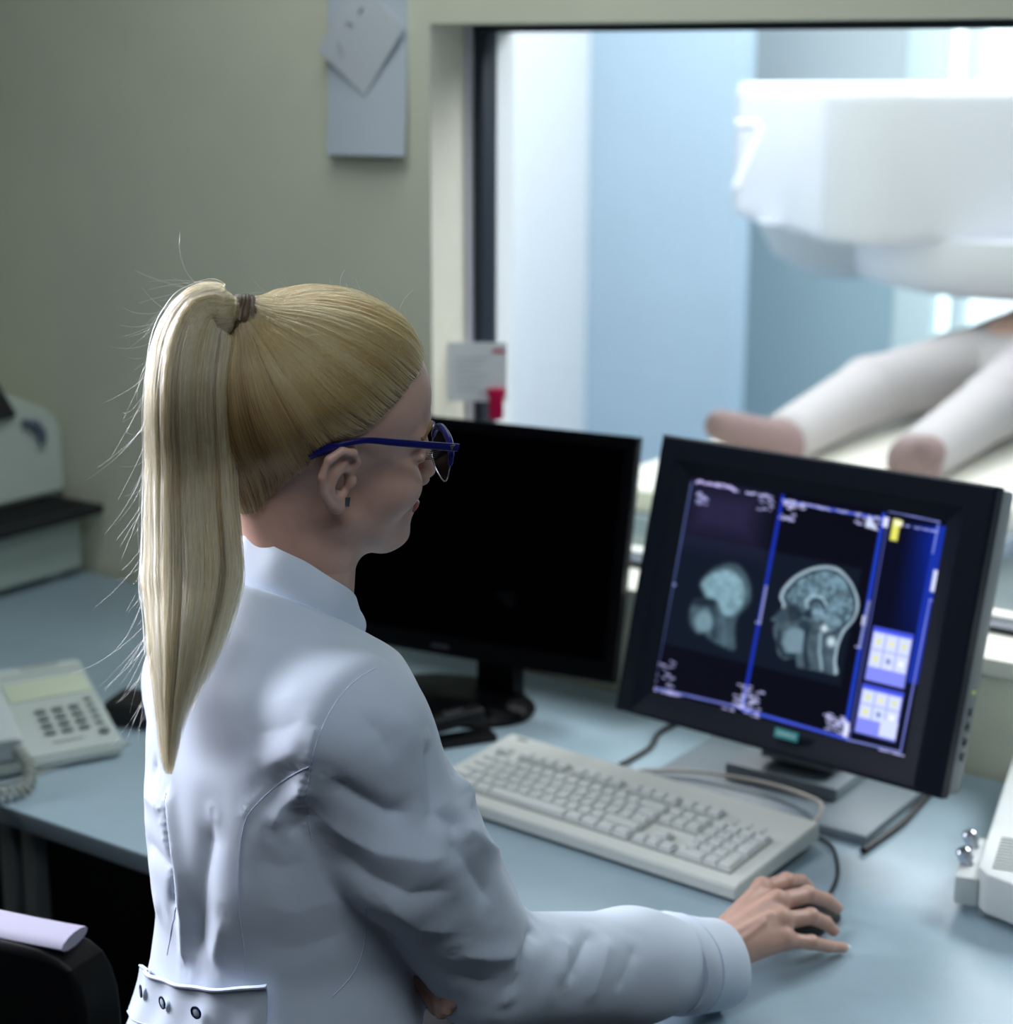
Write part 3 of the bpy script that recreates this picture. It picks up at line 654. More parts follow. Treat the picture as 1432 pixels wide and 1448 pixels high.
# ------------------------------------------------------------------ intercom unit at the right
IM = Matrix.Translation((-0.624, -0.406, DT)) @ rotz(math.radians(13.5))
INT = mat('intercom_shell', (196, 202, 200), 0.42, var=0.015)
ic = thing('intercom', 'white intercom box with two metal knobs at the desk\'s right', 'intercom', IM)
b = MB(); b.prism([(0, 0.0), (0.012, -0.018), (0.05, -0.038), (0.165, -0.05), (0.165, 0.42), (0.0, 0.42)], 0.012, 0.060, bev=0.006)
b.box((0.08, 0.2, 0.009), (0.15, 0.40, 0.018)); b.build('body', INT, ic)
b = MB(); b.box((-0.010, 0.05, 0.030), (0.026, 0.115, 0.034), bev=0.004); b.build('side_ledge', INT, ic)
CHR = mat('chrome', (190, 195, 205), 0.25, 1.0)
for y in (0.028, 0.078):
    b = MB(); b.lathe([(0, 0.0), (0.0055, 0.0), (0.0055, 0.006), (0.0085, 0.007), (0.0085, 0.018), (0.006, 0.021), (0, 0.0215)], 20, Matrix.Translation((-0.012, y, 0.046)) @ Matrix.Rotation(math.radians(-25), 4, 'Y')); b.build('knob', CHR, ic)
b = MB()
for k in range(11): b.box((0.032, 0.000 + k * 0.0085, 0.0604), (0.032, 0.0032, 0.0012))
b.build('speaker_slot', mat('slot_grey', (130, 138, 136), 0.6), ic, smooth=False)
for k, (c, y) in enumerate([((176, 196, 228), 0.0), ((150, 26, 44), 0.016), ((226, 230, 224), -0.018), ((226, 230, 224), 0.034)]):
    b = MB(); b.box((0.078, y - 0.012, 0.0615), (0.042, 0.0135, 0.012), bev=0.002); b.build('push_button', mat('intercom_btn%d' % k, c, 0.4), ic)
b = MB(); b.box((0.03, 0.30, 0.0605), (0.004, 0.22, 0.0014)); b.build('groove', mat('slot_grey', (130, 138, 136), 0.6), ic)

# ------------------------------------------------------------------ papers on the wall, card at the window
PAP = mat('paper_white', (196, 208, 216), 0.7, var=0.01); PAP2 = mat('paper_white2', (204, 212, 216), 0.7)
def sheet(x0, x1, z0, z1, y0, curl, th, rot=0.0, nx=12, nz=14):
    P = []
    for i in range(nx + 1):
        rw = []
        for j in range(nz + 1):
            u, v = i / nx, j / nz
            x, z = (u - .5) * (x1 - x0), (v - .5) * (z1 - z0)
            c, s = math.cos(rot), math.sin(rot)
            y = y0 - curl * (1 - v) ** 2 - 0.3 * curl * math.sin(math.pi * u) * (1 - v)
            rw.append(((x0 + x1) / 2 + c * x - s * z, y, (z0 + z1) / 2 + s * x + c * z))
        P.append(rw)
    b = MB(); b.grid(P, thick=th); return b
pp = sheet(-1.877, -1.724, 1.521, 1.80, -0.004, 0.014, 0.004, rot=0.012)
o = tag(pp.build('hanging_folder', PAP), 'pale blue-grey folded paper hanging on the wall left of the window', 'paper')
pp = sheet(-1.868, -1.738, 1.640, 1.750, -0.014, 0.006, 0.001, rot=math.radians(-128))
o2 = tag(pp.build('note', PAP2), 'small tilted paper note pinned over the folded wall paper', 'paper')
for L_ in ([(-1.828, -0.0205, 1.716), (-1.822, -0.021, 1.719), (-1.815, -0.021, 1.714)], [(-1.803, -0.021, 1.733), (-1.795, -0.021, 1.741)], [(-1.845, -0.02, 1.69), (-1.838, -0.02, 1.672)]):
    b = MB(); b.tube(L_, 0.0011, 6); b.build('pen_mark', mat('pen_mark', (136, 140, 146), 0.6), o2, world=True)
cdv = [(-1.684, 0.040), (-1.606, 0.091)]
P = []
for i in range(9):
    u = i / 8; x = cdv[0][0] + (cdv[1][0] - cdv[0][0]) * u; y = cdv[0][1] + (cdv[1][1] - cdv[0][1]) * u
    P.append([(x, y, 1.140 + 0.094 * v / 6) for v in range(7)])
b = MB(); b.grid(P, thick=0.0008)
cardo = tag(b.build('card', mat('card_white', (206, 214, 216), 0.6)), 'white printed card with red heading at the window\'s lower left', 'card')
cdir = V((0.078, 0.051, 0)).normalized(); cn = V((0.051, -0.078, 0)).normalized()
CMx = Matrix(((cdir.x, 0, cn.x, -1.645), (cdir.y, 0, cn.y, 0.0655), (0, 1, 0, 1.187), (0, 0, 0, 1)))
b = MB(); b.box((0.034, 0.0335, 0.001), (0.019, 0.0055, 0.0012), CMx); b.build('heading', mat('red_print', (176, 40, 70), 0.6), cardo, world=True)
b = MB()
for k in range(7): b.box((-0.008 - 0.004 * (k % 3), 0.022 - k * 0.0085, 0.001), (0.050 - 0.007 * (k % 3), 0.0012, 0.0008), CMx)
b.build('printed_line', mat('grey_print', (160, 172, 182), 0.7), cardo, world=True)
b = MB(); CX = CMx @ Matrix.Translation((0.030, -0.050, 0.006))
b.prism([(-0.011, -0.024), (0.008, -0.026), (0.012, -0.018), (0.011, 0.012), (0.0145, 0.018), (0.0135, 0.026), (0.004, 0.024), (0.0, 0.028), (-0.004, 0.024), (-0.0135, 0.026), (-0.0145, 0.018), (-0.011, 0.012)], -0.004, 0.004, CX, bev=0.0015)
tag(b.build('clip', mat('red_plastic', (176, 18, 70), 0.35)), 'bright pinkish-red plastic clip below the printed card', 'clip')

# ------------------------------------------------------------------ scanner room contents
MW = mat('scanner_white', (234, 237, 247), 0.45); MW2 = mat('scanner_grey', (206, 214, 222), 0.5)
mri = thing('mri_scanner', 'large white open scanner arching over the table behind the glass', 'scanner', Matrix.Translation((-1.25, 3.1, 0)))
YM = Matrix.Translation((-1.53, 2.93, 0)) @ rotz(math.radians(44))
def rrect(w, h, r, n=10):
    out = []
    for cx, cy, a0 in ((w/2 - r, h/2 - r, 0), (-w/2 + r, h/2 - r, 90), (-w/2 + r, -h/2 + r, 180), (w/2 - r, -h/2 + r, 270)):
        for k in range(n + 1):
            a = math.radians(a0 + 90 * k / n); out.append((cx + r * math.cos(a), cy + r * math.sin(a)))
    return out
b = MB(); b.prism(rrect(1.95, 1.05, 0.16), 1.225, 1.605, YM, bev=0.035, seg=4); b.build('upper_magnet', MW, mri, world=True, angle=0.9)
b = MB(); b.lathe([(0, 1.085), (0.38, 1.085), (0.47, 1.11), (0.50, 1.17), (0.50, 1.24), (0, 1.24)], 48, Matrix.Translation((-1.60, 2.56, 0))); b.build('pole_cover', MW, mri, world=True, angle=0.9)
b = MB(); b.lathe([(0, 1.095), (0.10, 1.095), (0.19, 1.15), (0.24, 1.24), (0, 1.24)], 32, Matrix.Translation((-2.1, 2.42, 0))); b.build('pole_foot', MW2, mri, world=True, angle=0.9)
b = MB(); b.prism(rrect(0.62, 1.05, 0.14), 0.0, 1.56, YM @ Matrix.Translation((0.86, 0, 0)), bev=0.02); b.build('column', MW, mri, world=True, angle=0.9)
b = MB(); b.prism(rrect(1.5, 1.0, 0.2), 0.0, 0.34, YM @ Matrix.Translation((0.2, 0, 0)), bev=0.03); b.lathe([(0, 0.3), (0.5, 0.3), (0.5, 0.50), (0.44, 0.55), (0, 0.55)], 48, Matrix.Translation((-1.60, 2.56, 0))); b.build('lower_magnet', MW, mri, world=True, angle=0.9)
hb = MB(); hb.tube(spline([pt(1040, 176, 4.70), pt(1072, 180, 4.70), pt(1060, 220, 4.69), pt(1040, 268, 4.68)], 6), 0.012, 10); hb.build('handle', mat('handle_white', (228, 232, 240), 0.5), mri, world=True)
tb = thing('patient_table', 'cream padded patient table running under the white scanner', 'table', Matrix.Translation((-1.53, 2.0, 0)))
b = MB(); b.prism(rrect(0.80, 2.3, 0.10), 0.775, 0.825, bev=0.015); b.build('mattress', mat('mattress_cream', (226, 224, 214), 0.6), tb, angle=0.9)
b = MB(); b.prism(rrect(0.82, 2.34, 0.10), 0.735, 0.775, bev=0.008); b.build('rail', mat('table_rail', (150, 164, 178), 0.4), tb, angle=0.9)
b = MB(); b.prism(rrect(0.74, 0.9, 0.06), 0.40, 0.737, Matrix.Translation((0, -0.62, 0)), bev=0.01); b.prism(rrect(0.74, 1.2, 0.06), 0.62, 0.737, Matrix.Translation((0, 0.42, 0)), bev=0.01); b.build('side_panel', mat('table_panel', (196, 206, 208), 0.5), tb, angle=0.9)
b = MB(); b.prism(rrect(0.5, 0.6, 0.1), 0.0, 0.42, Matrix.Translation((0, -0.72, 0)), bev=0.01); b.build('pedestal', mat('table_pedestal', (150, 170, 190), 0.5), tb, angle=0.9)
# ------------------------------------------------------------------ implicit surfaces for the figures
def nrm(v): v = np.asarray(v, float); return v / np.linalg.norm(v)
def smin(a, b, k):
    h = np.clip(0.5 + 0.5 * (b - a) / k, 0, 1); return b * (1 - h) + a * h - k * h * (1 - h)
def smax(a, b, k): return -smin(-a, -b, k)
def cap(P, a, b, ra, rb):
    a, b = np.asarray(a, float), np.asarray(b, float); ab = b - a
    t = np.clip(((P - a) @ ab) / (ab @ ab + 1e-12), 0, 1)
    return np.linalg.norm(P - a - t[:, None] * ab, axis=1) - (ra + (rb - ra) * t)
def ell(P, c, r, Rm=None):
    q = P - np.asarray(c, float)
    if Rm is not None: q = q @ Rm
    r = np.asarray(r, float); k0 = np.linalg.norm(q / r, axis=1); k1 = np.linalg.norm(q / (r * r), axis=1)
    return np.where(k1 > 1e-9, k0 * (k0 - 1) / np.maximum(k1, 1e-9), -r.min())
def chain(P, pts, rs, k=0.004):
    d = None
    for i in range(len(pts) - 1):
        c = cap(P, pts[i], pts[i + 1], rs[i], rs[i + 1]); d = c if d is None else smin(d, c, k)
    return d
def ev(f, P, n=400000):
    return np.concatenate([f(P[i:i + n]) for i in range(0, len(P), n)]) if len(P) else np.zeros(0)
def sdf_mesh(f, lo, hi, h, newton=2, subdiv=0):
    lo, hi = np.array(lo, float), np.array(hi, float); n = np.ceil((hi - lo) / h).astype(int) + 1; n = (n + 3) // 4 * 4 + 1
    cn = (n - 1) // 4 + 1
    ax = [lo[i] + np.arange(cn[i]) * h * 4 for i in range(3)]
    G = np.stack(np.meshgrid(*ax, indexing='ij'), -1).reshape(-1, 3); D = ev(f, G).reshape(cn)
    near = np.abs(D) < h * 4 * 2.2
    pad = np.zeros_like(near)
    cells = near[:-1, :-1, :-1].copy()
    for i in (0, 1):
        for j in (0, 1):
            for k in (0, 1): cells |= near[i:cn[0]-1+i, j:cn[1]-1+j, k:cn[2]-1+k]
    full = np.repeat(np.repeat(np.repeat(D, 4, 0), 4, 1), 4, 2)[:n[0], :n[1], :n[2]].astype(np.float64)
    full = np.where(full < 0, -1.0, 1.0)
    nodes = np.zeros(tuple(n), bool)
    up = np.repeat(np.repeat(np.repeat(cells, 4, 0), 4, 1), 4, 2)
    for i in (0, 1):
        for j in (0, 1):
            for k in (0, 1): nodes[i:i+up.shape[0], j:j+up.shape[1], k:k+up.shape[2]] |= up
    I = np.argwhere(nodes); full[nodes] = ev(f, lo + I * h)
    S = full < 0
    c8 = [S[i:n[0]-1+i, j:n[1]-1+j, k:n[2]-1+k] for i in (0, 1) for j in (0, 1) for k in (0, 1)]
    s = sum(c.astype(np.int8) for c in c8); act = (s > 0) & (s < 8) & up
    cid = -np.ones(act.shape, np.int64); A_ = np.argwhere(act); cid[act] = np.arange(len(A_))
    acc = np.zeros((len(A_), 3)); cnt = np.zeros(len(A_))
    corners = [(i, j, k) for i in (0, 1) for j in (0, 1) for k in (0, 1)]
    for a in corners:
        for ax_ in range(3):
            if a[ax_] == 1: continue
            b_ = list(a); b_[ax_] = 1
            da = full[A_[:, 0] + a[0], A_[:, 1] + a[1], A_[:, 2] + a[2]]; db = full[A_[:, 0] + b_[0], A_[:, 1] + b_[1], A_[:, 2] + b_[2]]
            m = (da < 0) != (db < 0); t = np.where(m, da / np.where(m, da - db, 1), 0)
            p = np.array(a)[None] + np.zeros((len(A_), 3)); p[:, ax_] += t
            acc[m] += p[m]; cnt[m] += 1
    Vx = lo + (A_ + acc / cnt[:, None]) * h
    F_ = []
    for ax_ in range(3):
        o1, o2 = [(1, 2), (2, 0), (0, 1)][ax_]
        sl0 = [slice(1, n[i] - 1) for i in range(3)]; sl0[ax_] = slice(0, n[ax_] - 1)
        sl1 = list(sl0); sl1[ax_] = slice(1, n[ax_])
        a, b_ = S[tuple(sl0)], S[tuple(sl1)]; E_ = np.argwhere(a != b_)
        if not len(E_): continue
        flip = a[a != b_]
        base = E_ + np.array([0 if i == ax_ else 1 for i in range(3)])
        q = []
        for d1, d2 in ((-1, -1), (0, -1), (0, 0), (-1, 0)):
            c = base.copy(); c[:, o1] += d1; c[:, o2] += d2; q.append(cid[c[:, 0], c[:, 1], c[:, 2]])
        q = np.stack(q, 1); q[~flip] = q[~flip][:, ::-1]
        F_.append(q[(q >= 0).all(1)])
    F_ = np.concatenate(F_)
    def project(Vx, it):
        for _ in range(it):
            d = ev(f, Vx); e = h * 0.25
            g = np.stack([ev(f, Vx + np.eye(3)[i] * e) - d for i in range(3)], 1) / e
            Vx = Vx - np.clip(d, -h, h)[:, None] * g / np.maximum((g * g).sum(1), 0.25)[:, None]
        return Vx
    Vx = relax(project(Vx, newton), F_, 1, 0.35)
    for _ in range(subdiv):
        Vx, F_ = quad_subdiv(Vx, F_); Vx = project(Vx, 1)
    return Vx, F_
def quad_subdiv(Vx, F_):
    e = np.concatenate([np.stack([F_[:, i], F_[:, (i + 1) % 4]], 1) for i in range(4)]); es = np.sort(e, 1)
    key = es[:, 0] * (len(Vx) + 1) + es[:, 1]; uq, first, inv = np.unique(key, return_index=True, return_inverse=True)
    mid = Vx[es[first]].mean(1); cen = Vx[F_].mean(1); nV = len(Vx); nF = len(F_)
    me_ = (inv + nV).reshape(4, nF); ce = nV + len(uq) + np.arange(nF)
    Q = [np.stack([F_[:, i], me_[i], ce, me_[(i + 3) % 4]], 1) for i in range(4)]
    return np.concatenate([Vx, mid, cen]), np.concatenate(Q)
def relax(Vx, F_, it, w):
    for _ in range(it):
        s = np.zeros_like(Vx); c = np.zeros(len(Vx))
        for i in range(4):
            for j in ((i + 1) % 4, (i + 3) % 4):
                np.add.at(s, F_[:, i], Vx[F_[:, j]]); np.add.at(c, F_[:, i], 1)
        Vx = Vx * (1 - w) + w * s / np.maximum(c, 1)[:, None]
    return Vx
def vnormals(Vx, F_):
    a = Vx[F_[:, 2]] - Vx[F_[:, 0]]; b_ = Vx[F_[:, 3]] - Vx[F_[:, 1]]; fn = np.cross(a, b_); N = np.zeros_like(Vx)
    for i in range(4): np.add.at(N, F_[:, i], fn)
    return N / np.maximum(np.linalg.norm(N, axis=1), 1e-12)[:, None]
def grad(f, P, e=0.0008):
    d = ev(f, P); g = np.stack([ev(f, P + np.eye(3)[i] * e) - d for i in range(3)], 1); return g / np.maximum(np.linalg.norm(g, axis=1), 1e-12)[:, None]
def npv(v): return np.array((v[0], v[1], v[2]), float)
nF, nR, nU, nC = npv(_F), npv(_R), npv(_U), npv(CAM)
def P3(x, y, d): return npv(pt(x, y, d))
def trace(f, px, steps=60, d0=1.0, d1=2.4):
    """points of surface f along sight lines of the listed photo positions (design aid for seams and folds)"""
    px = np.array(px, float); rd = nF + ((px[:, 0] - 716) / CF)[:, None] * nR - ((px[:, 1] - 724) / CF)[:, None] * nU
    L = np.linalg.norm(rd, axis=1); t = np.full(len(px), d0)
    for _ in range(steps): t = t + ev(f, nC + rd * t[:, None]) * 0.8 / L
    P = nC + rd * t[:, None]; return P[np.abs(ev(f, P)) < 0.004]
def camvec(r, u, f_): return nR * r + nU * u + nF * f_

# ------------------------------------------------------------------ the seated woman: head
SC_ = 0.01
hf = nrm(camvec(0.919, 0.055, 0.39)); hu0 = camvec(0.14, 0.86, -0.45); hu = nrm(hu0 - (hu0 @ hf) * hf); hl = np.cross(hu, hf)   # forward, up, left
HO = P3(449, 638, 1.50)
HB = np.stack([hf, hl, hu], 1)                     # head axes as columns
def to_head(P): return (P - HO) @ HB / SC_
def from_head(q): return HO + (np.asarray(q, float) * SC_) @ HB.T
NB = to_head(P3(416, 872, 1.535)[None])[0]           # base of the neck, in head space
NM = to_head(P3(427, 770, 1.522)[None])[0]
EAR = 0.90
def earp(x, y, z): return (0.3 + x * EAR, 6.55 + y * EAR, 1.0 + z * EAR)
def f_cran(q):
    d = ell(q, (-0.7, 0, 5.2), (9.0, 7.0, 7.8))
    return smin(d, ell(q, (4.2, 0, 4.8), (4.7, 5.5, 5.4)), 1.5)
def f_face(q):
    """head without ears and hair, in centimetres (x forward, y left, z up)"""
    a = np.stack([q[:, 0], np.abs(q[:, 1]), q[:, 2]], 1)
    d = f_cran(q)
    d = smin(d, ell(q, (3.9, 0, -2.0), (4.5, 5.5, 6.4)), 1.8)
    d = smin(d, cap(a, (0.8, 4.6, -3.8), (6.2, 1.3, -7.8), 1.5, 1.45), 2.0)
    d = smin(d, cap(q, (0.7, 0, -3.8), (5.6, 0, -6.9), 3.4, 1.9), 1.5)
    d = smin(d, ell(q, (7.5, 0, -8.0), (1.55, 1.7, 1.4)), 1.2)
    d = smin(d, ell(q, (6.6, 0, -5.6), (2.3, 2.6, 2.2)), 1.2)
    d = smin(d, ell(a, (5.6, 3.9, -1.6), (2.4, 1.8, 2.2)), 1.4)
    d = smin(d, cap(a, (8.5, 0.6, 3.3), (6.9, 4.2, 3.1), 0.8, 0.75), 1.0)
    d = smax(d, -ell(a, (9.2, 2.9, 1.2), (1.5, 1.8, 1.2)), 0.9)
    d = smin(d, ell(a, (7.0, 3.05, 1.2), (1.25, 1.3, 1.2)), 0.25)
    d = smin(d, chain(a, [(8.0, 1.9, 1.55), (8.35, 3.0, 1.8), (7.6, 4.4, 1.3)], [0.22, 0.26, 0.2], 0.1), 0.25)
    d = smin(d, chain(a, [(8.0, 1.9, 0.95), (8.15, 3.0, 0.55), (7.6, 4.3, 1.0)], [0.2, 0.22, 0.2], 0.1), 0.3)
    d = smin(d, cap(q, (8.5, 0, 2.2), (10.0, 0, -2.2), 0.6, 0.75), 0.8)
    d = smin(d, ell(a, (9.0, 0.95, -2.6), (0.95, 0.6, 0.65)), 0.4)
    d = smax(d, -ell(a, (9.3, 0.5, -3.2), (0.45, 0.28, 0.4)), 0.2)
    d = smin(d, chain(a, [(8.75, 0, -4.85), (8.65, 0.6, -4.8), (7.8, 2.1, -5.2)], [0.42, 0.45, 0.2], 0.2), 0.35)
    d = smin(d, chain(a, [(8.6, 0, -5.75), (8.5, 0.7, -5.7), (7.75, 2.0, -5.35)], [0.5, 0.46, 0.2], 0.2), 0.3)
    d = smin(d, chain(q, [(-2.4, 0, -1.5), tuple(NM), tuple(NB)], [5.1, 4.5, 4.6], 1.2), 1.6)
    return d
def f_head(q):
    d = f_face(q)
    a = np.stack([q[:, 0], np.abs(q[:, 1]), q[:, 2]], 1)
    e = ell(a, earp(-0.9, 0.65, 0.1), (1.75 * EAR, 0.42, 2.75 * EAR), EARR)
    e = smin(e, chain(a, [earp(0.3, .35, 0.5), earp(0.75, .55, 1.7), earp(0.2, .8, 2.75), earp(-1.0, 1.1, 3.15), earp(-2.2, 1.4, 2.5), earp(-2.75, 1.55, 0.9), earp(-2.45, 1.35, -0.8), earp(-1.5, .9, -2.2), earp(-0.6, .5, -2.9)], [.28, .30, .34, .36, .38, .36, .34, .38, .45], .12), 0.25)
    e = smax(e, -chain(a, [earp(0.2, 1.0, 1.9), earp(-0.9, 1.25, 2.3), earp(-1.95, 1.6, 1.7), earp(-2.1, 1.7, 0.4)], [.2, .3, .3, .2], .15), 0.25)
    e = smin(e, chain(a, [earp(-0.5, .75, 1.75), earp(-1.3, 1.1, 0.9), earp(-1.55, 1.15, -0.4), earp(-1.0, .85, -1.5)], [.24, .3, .3, .26], .12), 0.22)
    e = smax(e, -ell(a, earp(-0.45, 1.0, -0.35), (0.85 * EAR, 1.0, 1.15 * EAR)), 0.25)
    e = smin(e, ell(a, earp(0.55, .22, -0.35), (0.40, .36, .62)), 0.4)
    e = smin(e, ell(a, earp(-0.75, .55, -2.45), (0.85, .38, .85)), 0.3)
    return smin(d, e, 0.35)
_c, _s = math.cos(math.radians(24)), math.sin(math.radians(24))
EARR = np.array([[_c, _s, 0], [-_s, _c, 0], [0, 0, 1.0]])

# torso frame: facing 30 degrees away from the picture's right
SHR, SHL = P3(496, 1005, 1.442), P3(282, 945, 1.68)
TO = (SHR + SHL) / 2
tl_ = SHL - SHR; tl = nrm((tl_[0], tl_[1], 0)); tf = np.array([tl[1], -tl[0], 0.0])
if tf @ nR < 0: tf = -tf
TB = np.stack([tf, tl, [0, 0, 1]], 1)
def to_t(P): return (P - TO) @ TB
def from_t(q): return TO + np.asarray(q, float) @ TB.T
ZT_ = np.array([-0.60, -0.50, -0.42, -0.34, -0.28, -0.22, -0.14, -0.06, 0.0, 0.035, 0.06, 0.085, 0.12])
TA_ = np.array([0.150, 0.150, 0.140, 0.122, 0.106, 0.100, 0.112, 0.110, 0.098, 0.084, 0.070, 0.060, 0.056])   # half depth
TW_ = np.array([0.195, 0.195, 0.180, 0.158, 0.140, 0.132, 0.142, 0.158, 0.160, 0.135, 0.096, 0.066, 0.058])   # half width
TX_ = np.array([-0.030, -0.030, -0.020, -0.006, 0.002, 0.006, 0.010, 0.016, 0.016, 0.016, 0.022, 0.028, 0.036])   # centre, forward
TA_[-3:] = (.064, .052, .050); TW_[-3:] = (.086, .055, .050); TX_[-3:] = (.018, .018, .018)
ZD_ = np.linspace(-.62, .16, 313); _k = np.exp(-(np.arange(-14, 15) * .0025 / .013) ** 2); _k /= _k.sum()
def _sm(T): v = np.interp(ZD_, ZT_, T); return np.convolve(np.pad(v, 14, mode='edge'), _k, mode='valid')
TA_, TW_, TX_ = _sm(TA_), _sm(TW_), _sm(TX_); ZT_ = ZD_
def f_torso(P, grow=0.0):
    q = to_t(P); z = q[:, 2]
    a = np.interp(z, ZT_, TA_) + grow; w = np.interp(z, ZT_, TW_) + grow; cx = np.interp(z, ZT_, TX_)
    x = (q[:, 0] - cx) / a; y = q[:, 1] / w
    r = (np.abs(x) ** 2.3 + np.abs(y) ** 2.3) ** (1 / 2.3)
    return (r - 1) * np.minimum(a, w) * 0.9
ELR, WRR = P3(693, 1374, 1.615), P3(1000, 1362, 1.80)
ELL_, WRL = P3(420, 1240, 1.80), P3(574, 1348, 1.62)
NBW = from_head(NB)
def f_arm_r(P, g=0.0):
    return chain(P, [SHR + npv((0.0, 0, -0.012)), P3(573, 1190, 1.50), ELR, WRR * 0.62 + ELR * 0.38, WRR], [0.050 + g, 0.062 + g, 0.051 + g, 0.052 + g, 0.043 + g], 0.02)
def f_arm_l(P, g=0.0):
    return chain(P, [SHL + npv((0.0, 0, -0.012)), SHL * 0.5 + ELL_ * 0.5, ELL_, WRL], [0.050 + g, 0.055 + g, 0.05 + g, 0.042 + g], 0.02)
wax = nrm(WRR - ELR); wal = nrm(WRL - ELL_)
COLB = np.array([P3(*p) for p in [(512, 905, 1.512), (500, 898, 1.500), (470, 880, 1.478), (430, 860, 1.468), (390, 846, 1.470), (350, 838, 1.483), (330, 834, 1.498), (316, 836, 1.53), (330, 842, 1.565), (380, 856, 1.585), (440, 880, 1.58)]])
CBC = COLB.mean(0); _u, _sv, _vt = np.linalg.svd(COLB - CBC); CBN = _vt[2] * np.sign(_vt[2][2])
def f_coat0(P):
    d = f_torso(P)
    q = to_t(P)
    d = smin(d, cap(P, CBC - CBN * .05 + npv((0, 0, -.01)), SHR + npv((0, 0, -.006)), .050, .046), .045)
    d = smin(d, cap(P, CBC - CBN * .038, CBC + CBN * .01, .064, .057), .045)
    d = smax(d, (P - CBC) @ CBN - .004, .006); d = smax(d, -0.50 - q[:, 2], 0.01)
    ar = smax(f_arm_r(P), (P - WRR) @ wax - 0.012, 0.006); al = smax(f_arm_l(P), (P - WRL) @ wal - 0.005, 0.006)
    near = np.clip(np.linalg.norm(P - SHR, axis=1) / 0.16, 0, 1)
    d = smin(d, ar, 0.050 - 0.044 * near); d = smin(d, al, 0.035)
    return d
COATM = mat('coat_cotton', (200, 211, 225), 0.75, sheen=0.1, bump=0.10, bscale=900)
SEAM = mat('coat_seam', (190, 203, 226), 0.8)
SKIN = mat('skin', (188, 150, 134), 0.45, sss=0.10, var=0.05, scale=60, bump=0.05, bscale=700)
person = thing('person', 'blonde woman in white lab coat seated at the desk using the mouse', 'person', Matrix.Translation(V(TO + np.array([0, 0, -0.55]))))
# --- cloth: base volume, then folds pressed along lines on its surface
lo = np.minimum.reduce([SHR, SHL, ELR, ELL_, WRR, WRL, TO + [-0.25, -0.25, -0.52]]) - 0.08; hi = np.maximum.reduce([SHR, SHL, ELR, ELL_, WRR, WRL, TO + [0.2, 0.2, 0.10]]) + 0.08
Vc, Fc = sdf_mesh(f_coat0, lo, hi, 0.005, subdiv=1)
Nc = vnormals(Vc, Fc)
def seg_dist(P, L):
    d = np.full(len(P), 1e9)
    for a, b_ in zip(L, L[1:]):
        ab = b_ - a; t = np.clip(((P - a) @ ab) / (ab @ ab + 1e-12), 0, 1); d = np.minimum(d, np.linalg.norm(P - a - t[:, None] * ab, axis=1))
    return d
FOLDS = []      # (photo polyline, amplitude m, width m)
FOLDS += [
 ([(238, 1105), (250, 1200), (262, 1297), (264, 1375)], 0.006, 0.011), ([(236, 1130), (240, 1210), (246, 1290)], -0.006, 0.007),
 ([(186, 1165), (215, 1200), (247, 1240)], -0.005, 0.012), ([(184, 1053), (225, 1092)], -0.005, 0.010), ([(190, 1230), (235, 1290)], 0.004, 0.012), ([(205, 1120), (232, 1150)], 0.004, 0.010),
 ([(300, 1150), (287, 1230), (276, 1362)], -0.006, 0.016), ([(318, 1290), (300, 1372)], 0.004, 0.012),
 ([(436, 1058), (400, 1070), (362, 1090)], 0.002, 0.012), ([(434, 1080), (402, 1098), (372, 1125)], -0.0022, 0.010), ([(436, 1108), (404, 1140), (380, 1180)], 0.0045, 0.010), ([(438, 1140), (420, 1170), (400, 1185)], -0.004, 0.009),
 ([(440, 1010), (400, 1030), (350, 1040)], -0.0015, 0.012), ([(455, 985), (410, 985), (360, 1000)], 0.001, 0.018),
 ([(455, 1098), (500, 1128), (545, 1152), (594, 1150)], -0.006, 0.012), ([(446, 1150), (490, 1180), (537, 1204), (600, 1215), (650, 1208)], 0.005, 0.014), ([(460, 1195), (520, 1240), (580, 1268), (650, 1262)], -0.005, 0.014), ([(530, 1262), (590, 1308), (660, 1318)], 0.005, 0.015),
 ([(606, 1040), (610, 1090), (618, 1150), (664, 1180)], -0.007, 0.010), ([(636, 1092), (660, 1122), (668, 1152)], 0.008, 0.012), ([(640, 1165), (672, 1180), (700, 1205), (756, 1296)], 0.006, 0.011), ([(622, 1178), (660, 1215), (700, 1280)], -0.005, 0.012),
 ([(500, 1000), (540, 1040), (560, 1085)], -0.003, 0.014), ([(545, 985), (575, 1030), (585, 1080)], 0.003, 0.014),
 ([(757, 1308), (742, 1350), (722, 1415)], -0.007, 0.010), ([(640, 1345), (690, 1352), (735, 1352)], 0.0055, 0.011), ([(738, 1352), (726, 1390), (708, 1434)], 0.0045, 0.009), ([(620, 1375), (680, 1392), (715, 1385)], -0.004, 0.012),
 ([(785, 1318), (800, 1340), (790, 1400)], 0.0045, 0.010), ([(838, 1312), (822, 1350), (800, 1398)], -0.005, 0.010), ([(862, 1322), (850, 1370), (826, 1425)], 0.0035, 0.010), ([(900, 1330), (888, 1370), (870, 1410)], -0.003, 0.009),
 ([(345, 1215), (400, 1228), (455, 1215)], -0.0016, 0.014), ([(345, 1275), (420, 1290), (500, 1262)], 0.0016, 0.018), ([(350, 1345), (430, 1340), (510, 1310)], -0.0014, 0.016), ([(520, 1300), (560, 1330), (590, 1360)], -0.003, 0.012),
]
def crv0(L, n=5): return [(p.x, p.y) for p in spline([(x, y, 0) for x, y in L], n)]
rp_ = np.random.default_rng(21)
